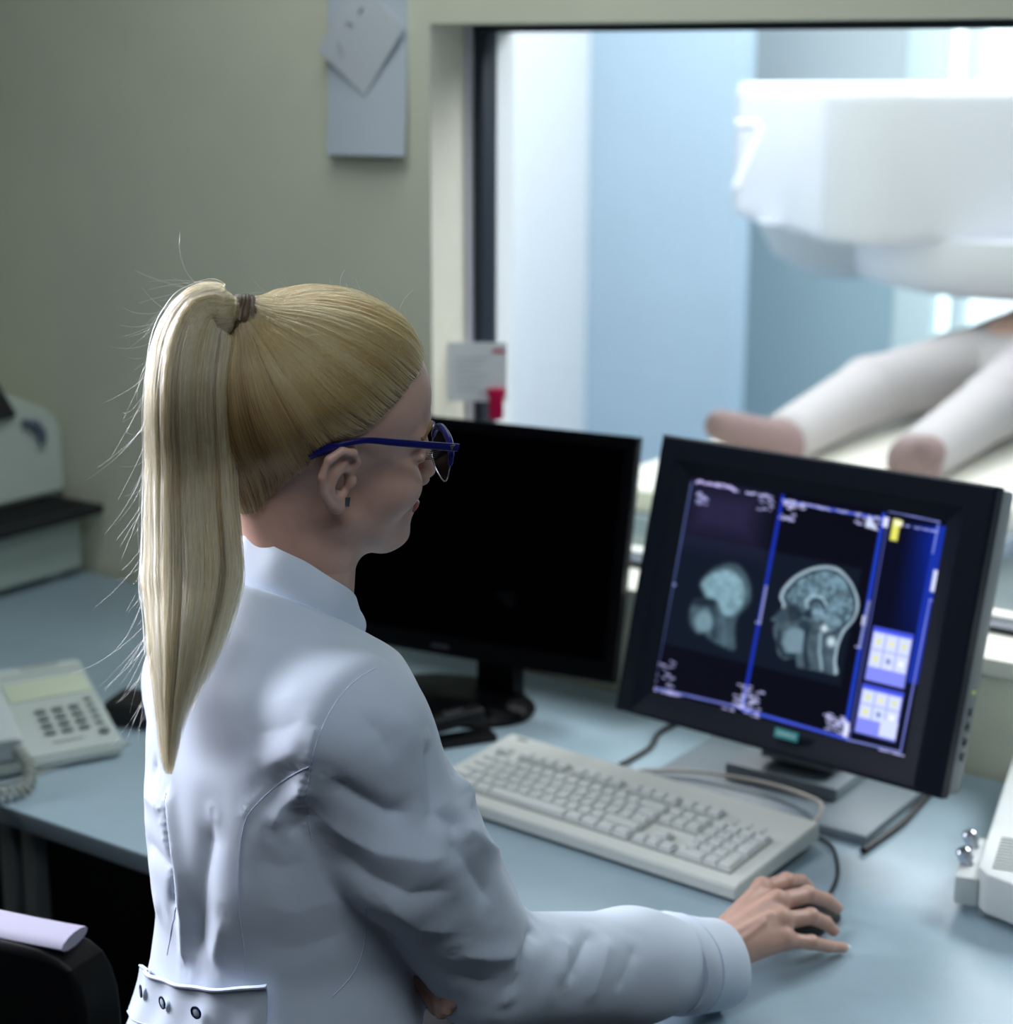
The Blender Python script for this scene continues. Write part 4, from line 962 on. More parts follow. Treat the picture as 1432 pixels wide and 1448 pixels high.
for L, st, ln in ((crv0([(455, 1030), (436, 1100), (433, 1150), (438, 1180)], 8), 9, 15), (crv0([(428, 1090), (400, 1105), (365, 1135), (348, 1160)], 8), 9, 15), (crv0([(238, 1125), (240, 1180), (246, 1240)], 8), 11, 13)):
    L = np.array(L); s_ = np.concatenate([[0], np.cumsum(np.linalg.norm(np.diff(L, axis=0), axis=1))])
    for q in np.arange(4, s_[-1], st):
        c = np.array([np.interp(q, s_, L[:, 0]), np.interp(q, s_, L[:, 1])]); t_ = np.array([np.interp(q + 2, s_, L[:, 0]), np.interp(q + 2, s_, L[:, 1])]) - c; t_ /= np.linalg.norm(t_) + 1e-9
        n_ = np.array([t_[1], -t_[0]]); n_ = n_ if n_[0] < 0 else -n_
        FOLDS.append(([tuple(c + n_ * 1), tuple(c + n_ * (ln * (.6 + .6 * rp_.random())) + t_ * 3)], .0013, .0024))
disp = np.zeros(len(Vc))
for L, amp, wd_ in FOLDS:
    P = trace(f_coat0, [tuple(p) for p in np.array([np.array(V((*a, 0)).lerp(V((*b_, 0)), t))[:2] for a, b_ in zip(L, L[1:]) for t in (0, .34, .67)] + [L[-1]])])
    if len(P) < 2: continue
    lo_, hi_ = P.min(0) - wd_ * 3, P.max(0) + wd_ * 3; m = ((Vc > lo_) & (Vc < hi_)).all(1)
    ids = np.nonzero(m)[0]; d = seg_dist(Vc[ids], P)
    # fade at both ends of the fold
    s0 = np.linalg.norm(Vc[ids] - P[0], axis=1); s1 = np.linalg.norm(Vc[ids] - P[-1], axis=1)
    disp[ids] += amp * (.6 * np.exp(-(d / wd_) ** 2) + .45 * np.exp(-d / (wd_ * .55))) * (np.clip(s0 / (wd_ * 1.6), 0.25, 1) * np.clip(s1 / (wd_ * 1.6), 0.25, 1) if amp > -0.0015 or wd_ > 0.004 else 1)
def wob(P, s, seed):
    r = np.random.default_rng(seed); out = np.zeros(len(P))
    for _ in range(10):
        k = r.normal(size=3) / s; out += np.sin(P @ k + r.random() * 6.28)
    return out / 10
disp += 0.0020 * wob(Vc, 0.045, 5) + 0.0004 * wob(Vc, 0.014, 6)
Vc = Vc + Nc * disp[:, None]
coat = link('lab_coat', np_mesh('lab_coat', Vc, Fc), COATM, person, angle=None, world=True)
def f_coat(P): return f_coat0(P) - 0.003

# --- stand collar
def t_of(v): return from_t(np.asarray(v, float))
neck_up = nrm(to_t(NBW[None] + (HO - NBW)[None] * 0.2)[0] - to_t(NBW[None])[0])
CT = np.array([P3(*p) for p in [(511, 866, 1.508), (503, 843, 1.500), (465, 815, 1.474), (430, 793, 1.468), (385, 772, 1.474), (352, 759, 1.492), (342, 757, 1.508), (338, 758, 1.53), (352, 768, 1.56), (400, 790, 1.575), (450, 815, 1.57)]])
CBs, CTs = spline([V(p) for p in COLB], 6), spline([V(p) for p in CT], 6)
b = MB(); P = []
ctr = COLB.mean(0)
for i, (p, q) in enumerate(zip(CBs, CTs)):
    rw = []
    for j in range(9):
        v = j / 8; r_ = p.lerp(q, v); o_ = (r_ - V(ctr)); o_.z = 0; o_.normalize()
        rw.append(r_ + o_ * (.0030 * math.sin(math.pi * v) + .0016 * math.sin(i * .55 + 3 * v) * v))
    P.append(rw)
b.grid([[V(p) for p in r] for r in P], thick=0.003)
b.build('collar', COATM, coat, angle=1.2, world=True)
b = MB(); b.tube([r[0].lerp(r[1], .5) for r in P[1:-1]], 0.0012, 6); b.build('collar_seam', SEAM, coat, world=True)
# --- turned-back cuff
def tube_ring(c, ax, up_, prof, n=48, squash=1.0, wav=0.0, slant=0.0):
    u1 = nrm(up_ - (up_ @ ax) * ax); u2 = np.cross(ax, u1); R_ = []
    for (s, r) in prof:
        R_.append([c + ax * (s + slant * math.cos(2 * math.pi * k / n)) + (u1 * math.cos(2 * math.pi * k / n) * squash + u2 * math.sin(2 * math.pi * k / n)) * (r + wav * math.sin(2 * math.pi * k / n * 3 + s * 60)) for k in range(n)])
    return R_
def rings_mesh(R_, name, m, parent):
    n = len(R_[0]); vs_ = np.array(R_).reshape(-1, 3); f_ = []
    for i in range(len(R_) - 1):
        for k in range(n): f_.append((i * n + k, i * n + (k + 1) % n, (i + 1) * n + (k + 1) % n, (i + 1) * n + k))
    return link(name, np_mesh(name, vs_, np.array(f_)), m, parent, angle=1.0, world=True)
R_ = tube_ring(WRR, wax, npv((0, 0, 1)), [(-0.052, 0.046), (-0.054, 0.0515), (-0.050, 0.0545), (-0.03, 0.0525), (-0.008, 0.0500), (0.012, 0.0480), (0.016, 0.0465), (0.014, 0.0445), (0.0, 0.043), (-0.02, 0.042)], squash=0.92, wav=0.0012, slant=-0.006)
rings_mesh(R_, 'cuff', COATM, coat)
R_ = tube_ring(WRR, wax, npv((0, 0, 1)), [(-0.034, 0.0527), (-0.0335, 0.0537), (-0.0325, 0.0537), (-0.032, 0.0525)], squash=0.92, wav=0.0012, slant=-0.006)
rings_mesh(R_, 'cuff_seam', SEAM, coat)
# --- half belt across the back with ring snaps
def torso_pt(z, ph_, off=0.0):
    a = np.interp(z, ZT_, TA_); w = np.interp(z, ZT_, TW_); cx = np.interp(z, ZT_, TX_)
    c, s = math.cos(ph_), math.sin(ph_); k = (abs(c) ** 2.3 + abs(s) ** 2.3) ** (-1 / 2.3)
    return from_t((cx - (a + off) * c * k, (w + off) * s * k, z))
BZ0, BZ1 = -0.268, -0.222
P = [[V(torso_pt(BZ0 + (BZ1 - BZ0) * j / 6 + .012 - .00062 * (92 * i / 40), math.radians(-50 + 80 * i / 40), 0.009 + 0.0012 * math.sin(i * 0.6 + j * .3) + (0.003 if j == 6 and i < 36 else 0))) for j in range(7)] for i in range(41)]
b = MB(); b.grid(P, thick=0.0025); b.build('back_belt', COATM, coat, angle=1.0, world=True)
b = MB(); b.tube([r[0] * .85 + r[1] * .15 for r in P], 0.0008, 5); b.tube([r[-1] * .9 + r[-2] * .1 for r in P], 0.0012, 5); b.build('belt_seam', SEAM, coat, world=True)
for deg in (-22, -2, 16):
    c = V(torso_pt(-0.245 + .012 - .00062 * (deg + 50), math.radians(deg), 0.0135)); n = (c - V(torso_pt(-0.245 + .012 - .00062 * (deg + 50), math.radians(deg), 0.0))).normalized()
    Mx = Matrix.Translation(c) @ n.to_track_quat('Z', 'Y').to_matrix().to_4x4()
    b = MB(); b.tube([(0.0050 * math.cos(a * math.pi / 10), 0.0050 * math.sin(a * math.pi / 10), 0) for a in range(20)], 0.0009, 8, closed=True, M=Mx)
    b.build('snap_ring', mat('snap_ring', (34, 46, 72), 0.3, 0.6), coat, world=True)
    b = MB(); b.lathe([(0, 0.0008), (0.0030, 0.0005), (0.0046, -0.0004)], 16, Mx); b.build('snap_stud', mat('snap_stud', (186, 200, 220), 0.4), coat, world=True)
# --- sewn seams: fine raised cords lying on the cloth
def seam(L, r=0.00055):
    pts_ = []
    for a, b_ in zip(L, L[1:]):
        for t in np.linspace(0, 1, 9)[:-1]: pts_.append((a[0] + (b_[0] - a[0]) * t, a[1] + (b_[1] - a[1]) * t))
    pts_.append(L[-1]); Q = trace(f_coat0, pts_)
    if len(Q) < 3: return
    ids = [int(np.argmin(((Vc - q) ** 2).sum(1))) for q in Q]
    Q2 = Vc[ids]; Q2 = Q + ((Q2 - Q) * Nc[ids]).sum(1)[:, None] * Nc[ids]
    b = MB(); b.tube([V(q) for q in Q2], r, 6); b.build('seam', SEAM, coat, world=True)
def crv(L, n=5): return [(p.x, p.y) for p in spline([(x, y, 0) for x, y in L], n)]
SEAMS = [crv([(531, 945), (500, 965), (470, 1000), (448, 1050), (436, 1100), (433, 1150), (440, 1190)]),
         crv([(436, 1085), (400, 1105), (365, 1135), (345, 1165), (337, 1220), (338, 1280), (344, 1340), (346, 1375)]),
         crv([(238, 1120), (240, 1180), (246, 1240), (247, 1300), (238, 1350)]),
         crv([(518, 1280), (516, 1330), (500, 1375), (470, 1410)])]
for L in SEAMS: seam(L)

# --- body: head and neck, both hands (one mesh; the rest is inside the clothes)
fb = lambda P: f_head(to_head(P)) * SC_
bl = HO - 0.17; bh = HO + 0.17; bl[2] = HO[2] - 0.30
Vh, Fh = sdf_mesh(fb, bl, bh, 0.0021, subdiv=0)
def PZ(x, y, z):
    d = nF + ((x - 716) / CF) * nR - ((y - 724) / CF) * nU; t = (z - nC[2]) / d[2]; return nC + d * t
IDX = [PZ(1077, 1258, .804), PZ(1112, 1246, .803), PZ(1132, 1246, .789), PZ(1143, 1254, .774)]
MID = [PZ(1099, 1276, .805), PZ(1142, 1265, .801), PZ(1168, 1273, .785), PZ(1183, 1284, .769)]
RNG = [PZ(1104, 1302, .796), PZ(1146, 1296, .791), PZ(1167, 1305, .775), PZ(1178, 1316, .762)]
PNK = [PZ(1108, 1329, .781), PZ(1147, 1333, .771), PZ(1171, 1338, .759), PZ(1192, 1340, .749)]
WH = PZ(1000, 1350, .784); WB = WH - wax * 0.05
TH = [PZ(1035, 1318, .778), PZ(1060, 1282, .772), PZ(1085, 1262, .768), PZ(1108, 1256, .764)]
def hand(WB, WH, fingers, TH, s=1.0, r0=.0100):
    def f(P):
        d = chain(P, [WB, WH], [0.0255 * s, 0.0245 * s])
        for i, F4 in enumerate(fingers):
            d = smin(d, cap(P, WH * .8 + F4[0] * .2, F4[0], 0.0165 * s, 0.0108 * s), 0.010)
        for i in range(3): d = smin(d, cap(P, WH * .55 + (fingers[i][0] + fingers[i + 1][0]) * .225 + npv((0, 0, -.008)), (fingers[i][0] + fingers[i + 1][0]) * .5 + npv((0, 0, -.006)), 0.015 * s, 0.009 * s), 0.008)
        for i, F4 in enumerate(fingers):
            k = [1.0, 1.03, .97, .86][i] * s
            fg = chain(P, F4, [.0098 * k, .0086 * k, .0076 * k, .0066 * k], .002)
            fg = smin(fg, ell(P, F4[1] + npv((0, 0, .0008)), (.0088 * k,) * 3), .003)
            d = smin(d, fg, .006)
            d = smin(d, ell(P, F4[0] + npv((0, 0, .0035)), (.0092 * k,) * 3), .006)
            top = npv((0, 0, .0125 * s)); d = smin(d, cap(P, WH * .65 + F4[0] * .35 + top, F4[0] + npv((0, 0, .0075 * s)), .0022, .0030), .007)
        d = smin(d, chain(P, [WH, TH[0]], [.020 * s, .015 * s]), .010); d = smin(d, chain(P, TH, [.0150 * s, .0115 * s, .0095 * s, .0075 * s], .003), .007)
        return d
    return f
fr_ = [IDX, MID, RNG, PNK]
_fh = hand(WB, WH, fr_, TH)
vein = [[PZ(1020, 1330, .812), PZ(1045, 1308, .815), PZ(1075, 1292, .817), PZ(1092, 1282, .817)], [PZ(1040, 1328, .812), PZ(1062, 1318, .812), PZ(1085, 1298, .812)]]
def onto(f, P):
    for _ in range(12): P = P - ev(f, P)[:, None] * grad(f, P)
    return P
vein = [onto(_fh, np.array(v)) for v in vein]
def f_hand_r(P):
    d = _fh(P)
    for v in vein: d = smin(d, chain(P, v - npv((0, 0, .0007)), [.0012] * len(v), .001), .006)
    return smax(d, -(P[:, 2] - 0.7405), 0.001)
al_ = np.array(fr_ + [TH]).reshape(-1, 3)
V1, F1 = sdf_mesh(f_hand_r, np.minimum(al_.min(0), WB) - .035, np.maximum(al_.max(0), WB) + .035, 0.0018)
D_ = 1.60
LF = [[P3(599, 1374, 1.605), P3(603, 1396, 1.60), P3(609, 1413, 1.595), P3(616, 1427, 1.59)], [P3(609, 1371, 1.595), P3(617, 1396, 1.585), P3(622, 1415, 1.58), P3(624, 1432, 1.58)],
      [P3(619, 1370, 1.585), P3(630, 1394, 1.575), P3(634, 1412, 1.57), P3(632, 1428, 1.572)], [P3(629, 1370, 1.578), P3(641, 1390, 1.568), P3(645, 1404, 1.565), P3(643, 1417, 1.567)]]
LT = [P3(606, 1360, 1.60), P3(624, 1368, 1.585), P3(642, 1380, 1.575), P3(652, 1393, 1.57)]
WHL = WRL + wal * 0.012
V2, F2 = sdf_mesh(hand(WRL - wal * .03, WHL, LF, LT, 0.9), np.array(LF + [LT]).reshape(-1, 3).min(0) - .07, np.array(LF + [LT]).reshape(-1, 3).max(0) + .07, 0.0026)
def join(parts):
    o = 0; vs_, fs_ = [], []
    for v, f_ in parts: vs_.append(v); fs_.append(f_ + o); o += len(v)
    return np.concatenate(vs_), np.concatenate(fs_)
def f_in(P):
    d = f_torso(P, -.014); d = smax(d, to_t(P)[:, 2] - .04, .02); d = smax(d, -.49 - to_t(P)[:, 2], .02)
    d = smin(d, smax(f_arm_r(P, -.018), (P - WRR) @ wax + .02, .004), .02); d = smin(d, smax(f_arm_l(P, -.018), (P - WRL) @ wal + .02, .004), .02)
    d = smin(d, cap(P, WRR - wax * .06, WH, .024, .021), .01); d = smin(d, cap(P, WRL - wal * .06, WHL, .022, .019), .01)
    return smin(d, cap(P, from_t((.02, 0, .0)), NBW + (HO - NBW) * .3, .05, .046), .03)
V3, F3 = sdf_mesh(f_in, np.minimum.reduce([SHR, SHL, ELR, ELL_, WH, WHL, TO + [-.25, -.25, -.52]]) - .08, np.maximum.reduce([SHR, SHL, ELR, ELL_, WH, WHL, TO + [.2, .2, .2]]) + .08, .008)
bv, bf = join([(Vh, Fh), (V1, F1), (V2, F2), (V3, F3)])
body = link('body', np_mesh('body', bv, bf), SKIN, person, angle=None, world=True)
NAIL = mat('nail', (226, 196, 190), 0.25); NAILW = mat('nail_tip', (236, 232, 228), 0.3)
for i, F4 in enumerate(fr_):
    k = [1.0, 1.03, .97, .86][i]; ax_ = nrm(F4[3] - F4[2]); upn = nrm(npv((0, 0, 1)) - ax_ * ax_[2]); sd = np.cross(ax_, upn)
    c = F4[3] + ax_ * .0012 + upn * (.0060 * k)
    Mx = Matrix(((ax_[0], sd[0], upn[0], c[0]), (ax_[1], sd[1], upn[1], c[1]), (ax_[2], sd[2], upn[2], c[2]), (0, 0, 0, 1)))
    P = [[(-.0045 + .0125 * u / 6, (-.0046 + .0092 * v / 6) * (1 - .25 * (u / 6) ** 3), -.0019 * abs(v / 3 - 1) ** 2 - .0016 * (u / 6) ** 2) for v in range(7)] for u in range(7)]
    b = MB(); b.grid(P, Mx, thick=.0005); no = b.build('nail', NAIL if i < 3 else NAILW, person, world=True)
# eyes, brows and lips
for s_ in (-1, 1):
    c = from_head((7.95, 3.05 * s_, 1.2)); b = MB(); b.lathe([(0, .0045), (.0022, .0042), (.0045, .0024), (.0058, 0)], 20, Matrix.Translation(V(c)) @ V(hf).to_track_quat('Z', 'Y').to_matrix().to_4x4())
    e_ = b.build('eye', mat('eye_white', (225, 222, 220), 0.2), person, world=True)
    b = MB(); b.lathe([(0, .0049), (.0026, .0044), (.003, .0041)], 16, Matrix.Translation(V(c)) @ V(hf).to_track_quat('Z', 'Y').to_matrix().to_4x4()); b.build('iris', mat('iris', (60, 84, 100), 0.15), e_, world=True)
    q = onto(lambda P: f_face(to_head(P)) * SC_, from_head([(8.9, 1.3 * s_, 3.0), (8.6, 2.4 * s_, 3.45), (7.9, 3.6 * s_, 3.6), (6.9, 4.7 * s_, 3.2)]))
    b = MB(); b.tube(spline([V(p + hf * .0005) for p in q], 6), 0.0022, 8, flat=1.0); b.build('eyebrow', mat('brow', (120, 92, 62), 0.7), person, world=True)
    q = from_head([(8.25, 2.1 * s_, 1.5), (8.75, 2.9 * s_, 1.6), (8.3, 4.0 * s_, 1.45), (7.7, 4.7 * s_, 1.25)])
    b = MB()
    for t in np.linspace(0, 1, 11):
        p = spline([V(x) for x in q], 10)[int(t * 30)]; b.tube([p, p + V(hf * .005 - hl * -s_ * .002 + hu * .001), p + V(hf * .0085 - hl * -s_ * .004 + hu * .0035)], [.0004, .0003, .0001], 4)
    b.build('eyelash', mat('lash', (26, 20, 18), 0.6), person, world=True)
lp = onto(lambda P: f_face(to_head(P)) * SC_, from_head([(9, -2.0, -5.3), (9, -1, -5.05), (9, 0, -5.1), (9, 1, -5.05), (9, 2.0, -5.3)]))
b = MB(); b.tube(spline([V(p) for p in lp], 6), [.0015 + .0028 * math.sin(math.pi * i / 24) for i in range(25)], 8); b.build('lips', mat('lips', (158, 84, 84), 0.4), person, world=True)

# --- dark trousers and shoes below the desk
def f_leg(P):
    hp = from_t((0.02, 0, -0.47)); d = ell(P, hp, (.15, .15, .11))
    for s_ in (-1, 1):
        hip = from_t((0.04, .085 * s_, -.48)); kn = from_t((.44, .10 * s_, -.50)); kn[2] = .60; an = from_t((.46, .10 * s_, 0)); an[2] = .11
        d = smin(d, chain(P, [hip, kn, an], [.085, .062, .045], .02), .03)
    return smax(d, -(P[:, 2] - .085), .005)
lo = from_t((0, 0, 0)) - .7; hi = from_t((0, 0, 0)) + .7; lo[2] = .03; hi[2] = .80
Vt, Ft = sdf_mesh(f_leg, lo, hi, 0.014); link('trousers', np_mesh('trousers', Vt, Ft), mat('trousers_dark', (18, 20, 28), 0.8), person, angle=None, world=True)
for s_ in (-1, 1):
    an = from_t((.46, .10 * s_, 0)); an[2] = .045; toe = an + tf * .15; heel = an - tf * .06
    fsh = lambda P: smax(smin(cap(P, heel, toe, .042, .036), cap(P, an, an + npv((0, 0, .06)), .044, .042), .02), -(P[:, 2] - .002), .003)
    Vs, Fs = sdf_mesh(fsh, np.minimum(heel, toe) - .08, np.maximum(heel, toe) + .12, .008); link('shoe', np_mesh('shoe', Vs, Fs), mat('shoe_black', (14, 14, 16), 0.4), person, angle=None, world=True)
# ------------------------------------------------------------------ hair, tied back
LINE = np.array([(12, 9.2), (9.0, 8.8), (7.0, 8.5), (5.8, 8.1), (4.6, 7.2), (3.4, 6.3), (2.4, 5.5), (1.3, 5.0), (-0.6, 4.5), (-1.8, 3.4), (-2.8, 1.6), (-4.0, 0.0), (-4.8, -1.8), (-5.6, -3.6), (-7.0, -5.2), (-14, -6), (-14, 20), (12, 20)])
def poly2(x, z, P=LINE):
    d = np.full(len(x), 1e9); ins = np.zeros(len(x), bool)
    for (ax, ay), (bx, by) in zip(P, np.roll(P, -1, 0)):
        ex, ey = bx - ax, by - ay; t = np.clip(((x - ax) * ex + (z - ay) * ey) / (ex * ex + ey * ey), 0, 1)
        d = np.minimum(d, np.hypot(x - ax - t * ex, z - ay - t * ey))
        if ey != 0: ins ^= ((ay > z) != (by > z)) & (x < ex * (z - ay) / ey + ax)
    return np.where(ins, -d, d)
RC = P3(341, 448, 1.418); TN = nrm(camvec(-.9, .16, -.32)); TIEQ = to_head((RC - TN * .006)[None])[0]
def f_scalp(q): return smin(f_cran(q), chain(q, [(-2.4, 0, -1.5), tuple(NM)], [5.1, 4.7], 1.0), 2.0)
def f_hair(q):
    pl = poly2(q[:, 0], q[:, 2]) + .3 * wob(q, .45, 77)
    th = 0.06 + 1.07 * np.clip(-pl / 3.5, 0, 1) ** 0.7
    d = f_scalp(q) - th
    d = smin(d, ell(q, TIEQ, (1.5, 1.3, 1.3)), 2.0)
    return smax(d, pl, 0.35)
HAIRB = mat('hair_base', (122, 96, 58), 0.6)
Vq, Fq = sdf_mesh(lambda P: f_hair(to_head(P)) * SC_ + .0012, HO - .17, HO + .20, 0.003)
hair = link('hair', np_mesh('hair', Vq, Fq), HAIRB, person, angle=None, world=True)
hair['label'] = 'long blonde hair pulled back into a high ponytail'
hm = bpy.data.materials.new('hair_strand'); hm.use_nodes = True; nt = hm.node_tree; nt.nodes.clear()
o_ = nt.nodes.new('ShaderNodeOutputMaterial'); ph_ = nt.nodes.new('ShaderNodeBsdfHairPrincipled'); ph_.model = 'CHIANG'; ph_.parametrization = 'COLOR'
at = nt.nodes.new('ShaderNodeAttribute'); at.attribute_name = 'tint'; rp = nt.nodes.new('ShaderNodeValToRGB')
rp.color_ramp.elements[0].color = (0.10, 0.044, 0.012, 1); rp.color_ramp.elements[1].color = (0.85, 0.64, 0.37, 1)
e_ = rp.color_ramp.elements.new(0.5); e_.color = (0.53, 0.315, 0.11, 1)
nt.links.new(at.outputs['Fac'], rp.inputs['Fac']); nt.links.new(rp.outputs['Color'], ph_.inputs['Color'])
ph_.inputs['Roughness'].default_value = 0.38; ph_.inputs['Radial Roughness'].default_value = 0.5; ph_.inputs['Coat'].default_value = 0.0
nt.links.new(ph_.outputs[0], o_.inputs['Surface'])
def strands(name, P, rad, tint, parent):
    """P: (n, k, 3) world points; rad: (k,) or (n,k); tint: (n,)"""
    n, k, _ = P.shape; cu = bpy.data.hair_curves.new(name); cu.add_curves([k] * n)
    cu.attributes['position'].data.foreach_set('vector', P.astype(np.float32).ravel())
    ra = cu.attributes.get('radius') or cu.attributes.new('radius', 'FLOAT', 'POINT'); ra.data.foreach_set('value', (np.zeros((n, k)) + rad).astype(np.float32).ravel())
    ta = cu.attributes.new('tint', 'FLOAT', 'CURVE'); ta.data.foreach_set('value', tint.astype(np.float32))
    o = bpy.data.objects.new(name, cu); COL.objects.link(o); cu.materials.append(hm); o.parent = parent; o.matrix_parent_inverse = world_of(parent).inverted(); return o
# cap strands creep over the scalp to the tie
r = np.random.default_rng(3)
qv = to_head(Vq); dd = np.linalg.norm(qv - TIEQ, axis=1)
pl = poly2(qv[:, 0], qv[:, 2]); out = f_scalp(qv) > 0.02
ok = out & (dd > 2.6)
wgt = np.where(ok, np.where(pl > -1.0, 3.0, 1.0) * np.where(qv[:, 2] < -8, 0, 1), 0); NS = 11000
roots = qv[r.choice(len(qv), NS, p=wgt / wgt.sum())] + r.normal(size=(NS, 3)) * 0.16
depth = r.random(NS) ** 1.5 * 0.16
fh_ = lambda q: smin(f_scalp(q) - 0.06 - 1.07 * np.clip(-poly2(q[:, 0], q[:, 2]) / 3.5, 0, 1) ** 0.7, ell(q, TIEQ, (1.5, 1.3, 1.3)), 2.0)
def snap(q, it=2):
    for _ in range(it):
        d = fh_(q); e = 0.05; g = np.stack([fh_(q + np.eye(3)[i] * e) - d for i in range(3)], 1) / e
        q = q - (d + depth - 0.05)[:, None] * g / np.maximum((g * g).sum(1), .3)[:, None]
    return q, g
K = 20; pts_ = []; q, g = snap(roots)
D0 = np.linalg.norm(q - TIEQ, axis=1)
for k in range(K):
    pts_.append(q.copy())
    left = K - k; v = TIEQ - q; L = np.linalg.norm(v, axis=1, keepdims=True)
    gn = g / np.linalg.norm(g, axis=1, keepdims=True); tv = v - (v * gn).sum(1, keepdims=True) * gn; tv /= np.maximum(np.linalg.norm(tv, axis=1, keepdims=True), 1e-6)
    near = np.clip(1 - L / 3.0, 0, 1)
    step = 1.15 * L / left
    q = q + (tv * (1 - near) + v / L * near) * step
    q2, g = snap(q, 1); far = (L[:, 0] > 1.1)[:, None]; q = np.where(far, q2, q)
P = np.stack(pts_, 1); kk = np.linspace(0, 1, K)[None, :, None]
P += 0.05 * r.normal(size=(NS, 1, 3)) * np.sin(kk * 3.1) + 0.02 * np.sin(kk * 9 + r.random((NS, 1, 1)) * 6) * r.normal(size=(NS, 1, 3))
band = 0.5 + 0.55 * wob(roots, 0.55, 31) * 2 + 0.2 * r.normal(size=NS)
low = np.clip((5.0 - roots[:, 2]) / 6.5, 0, 1) * np.clip((3.2 - roots[:, 0]) / 4, 0, 1)       # darker nape hair, with shade of the lower head put into the tint
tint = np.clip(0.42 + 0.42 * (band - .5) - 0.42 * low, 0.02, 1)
rad = np.array([0.00010 + 0.00016 * min(1, i / 3) for i in range(K)])
sg = np.diff(P, axis=1); sg /= np.maximum(np.linalg.norm(sg, axis=2, keepdims=True), 1e-6); bend = (sg[:, 1:] * sg[:, :-1]).sum(2)[:, :-4].min(1)
good = bend > .80; P = P[good]; tint = tint[good]; NS = len(P)
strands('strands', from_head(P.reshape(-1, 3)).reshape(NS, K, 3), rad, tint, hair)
# ponytail
TW0 = from_head(TIEQ)
TR = RC
PC = [(RC - TN * .010, .0115), (RC + TN * .008, .0125), (P3(318, 444, 1.412), .018), (P3(295, 446, 1.410), .0255), (P3(279, 486, 1.412), .0315), (P3(273, 570, 1.422), .033), (P3(274, 700, 1.428), .036), (P3(278, 820, 1.418), .0395), (P3(266, 925, 1.40), .028), (P3(251, 1015, 1.39), .0145), (P3(244, 1096, 1.385), .0055)]
cpts = spline([V(p) for p, _ in PC], 8); NP_ = len(cpts)
wid = np.interp(np.linspace(0, 1, NP_), np.linspace(0, 1, len(PC)), [w for _, w in PC])
cp = np.array([npv(p) for p in cpts]); tg = np.gradient(cp, axis=0); tg /= np.linalg.norm(tg, axis=1, keepdims=True)
sdv = nR[None] - (tg @ nR)[:, None] * tg
a0 = np.cross(tg, -nF); nsd = np.linalg.norm(a0, axis=1, keepdims=True); a0 = a0 / np.maximum(nsd, 1e-6); a1 = np.cross(a0, tg)
for i in range(1, NP_):
    if a0[i] @ a0[i - 1] < 0: a0[i] = -a0[i]; a1[i] = -a1[i]
tk = np.minimum(wid * 0.72, 0.024)
# keep clear of head and coat
fclear = lambda P: np.minimum(f_hair(to_head(P)) * SC_, f_coat(P))
for i in range(6, NP_):
    need = tk[i] * 0.75 - ev(fclear, cp[i][None])[0]
    if need > 0: cp[i] += -nF * need * 1.0
b = MB(); t = bmesh.new(); rg = []
for i in range(int(NP_ * .8)):
    kz_ = .80 if i < NP_ * .6 else .80 * (1 - (i / NP_ - .6) / .2 * .7)
    rg.append([t.verts.new(V(cp[i] + (a0[i] * math.cos(2 * math.pi * k / 24) * wid[i] + a1[i] * math.sin(2 * math.pi * k / 24) * tk[i]) * kz_)) for k in range(24)])
for A_, B_ in zip(rg, rg[1:]):
    for k in range(24): t.faces.new((A_[k], A_[(k+1) % 24], B_[(k+1) % 24], B_[k]))
t.faces.new(rg[0][::-1]); t.faces.new(rg[-1]); bmesh.ops.recalc_face_normals(t, faces=t.faces); b._merge(t)
pony = b.build('ponytail', mat('hair_base_light', (150, 122, 82), 0.6), hair, angle=1.2, world=True)
NT = 7000; rho = np.sqrt(r.random(NT)) ** 0.75; th = r.random(NT) * 6.2832
cx_ = rho * np.cos(th) * (1 if (a0[-14] @ nR) > 0 else -1)
clump = (th * 3.0 + rho * 2).astype(int) % 19; cj = r.normal(size=(19, 2)) * .045
si = np.arange(NP_) / (NP_ - 1)
endt = np.clip(1.0 - np.abs(r.normal(size=NT)) * .12 - .20 * np.clip(cx_ , 0, 1), .55, 1.0); 
idx = np.linspace(0, 1, 26)[None] * endt[:, None] * (NP_ - 1)
i0 = np.clip(idx.astype(int), 0, NP_ - 2); fr = (idx - i0)[..., None]
lerp = lambda A: A[i0] * (1 - fr) + A[i0 + 1] * fr
C_, A0, A1 = lerp(cp), lerp(a0), lerp(a1); W_, T_ = lerp(wid[:, None])[..., 0], lerp(tk[:, None])[..., 0]
u = idx / (NP_ - 1)
cx = rho * np.cos(th); cy = rho * np.sin(th)
ox = cx[:, None] + cj[clump][:, 0][:, None] * u * 2 + .05 * np.sin(u * 7 + r.random((NT, 1)) * 6) * r.normal(size=(NT, 1)); oy = cy[:, None] + cj[clump][:, 1][:, None] * u + .05 * np.sin(u * 8 + r.random((NT, 1)) * 6)
P = C_ + A0 * (ox * W_)[..., None] + A1 * (oy * T_)[..., None]
tint = np.clip(.68 + .22 * r.normal(size=NT) * 1.05 + .08 * np.sin(clump * 2.4) , .1, 1)
strands('strands', P, np.array([.00022 * (1 if i < 22 else (26 - i) / 4.5) for i in range(26)]), tint, pony)
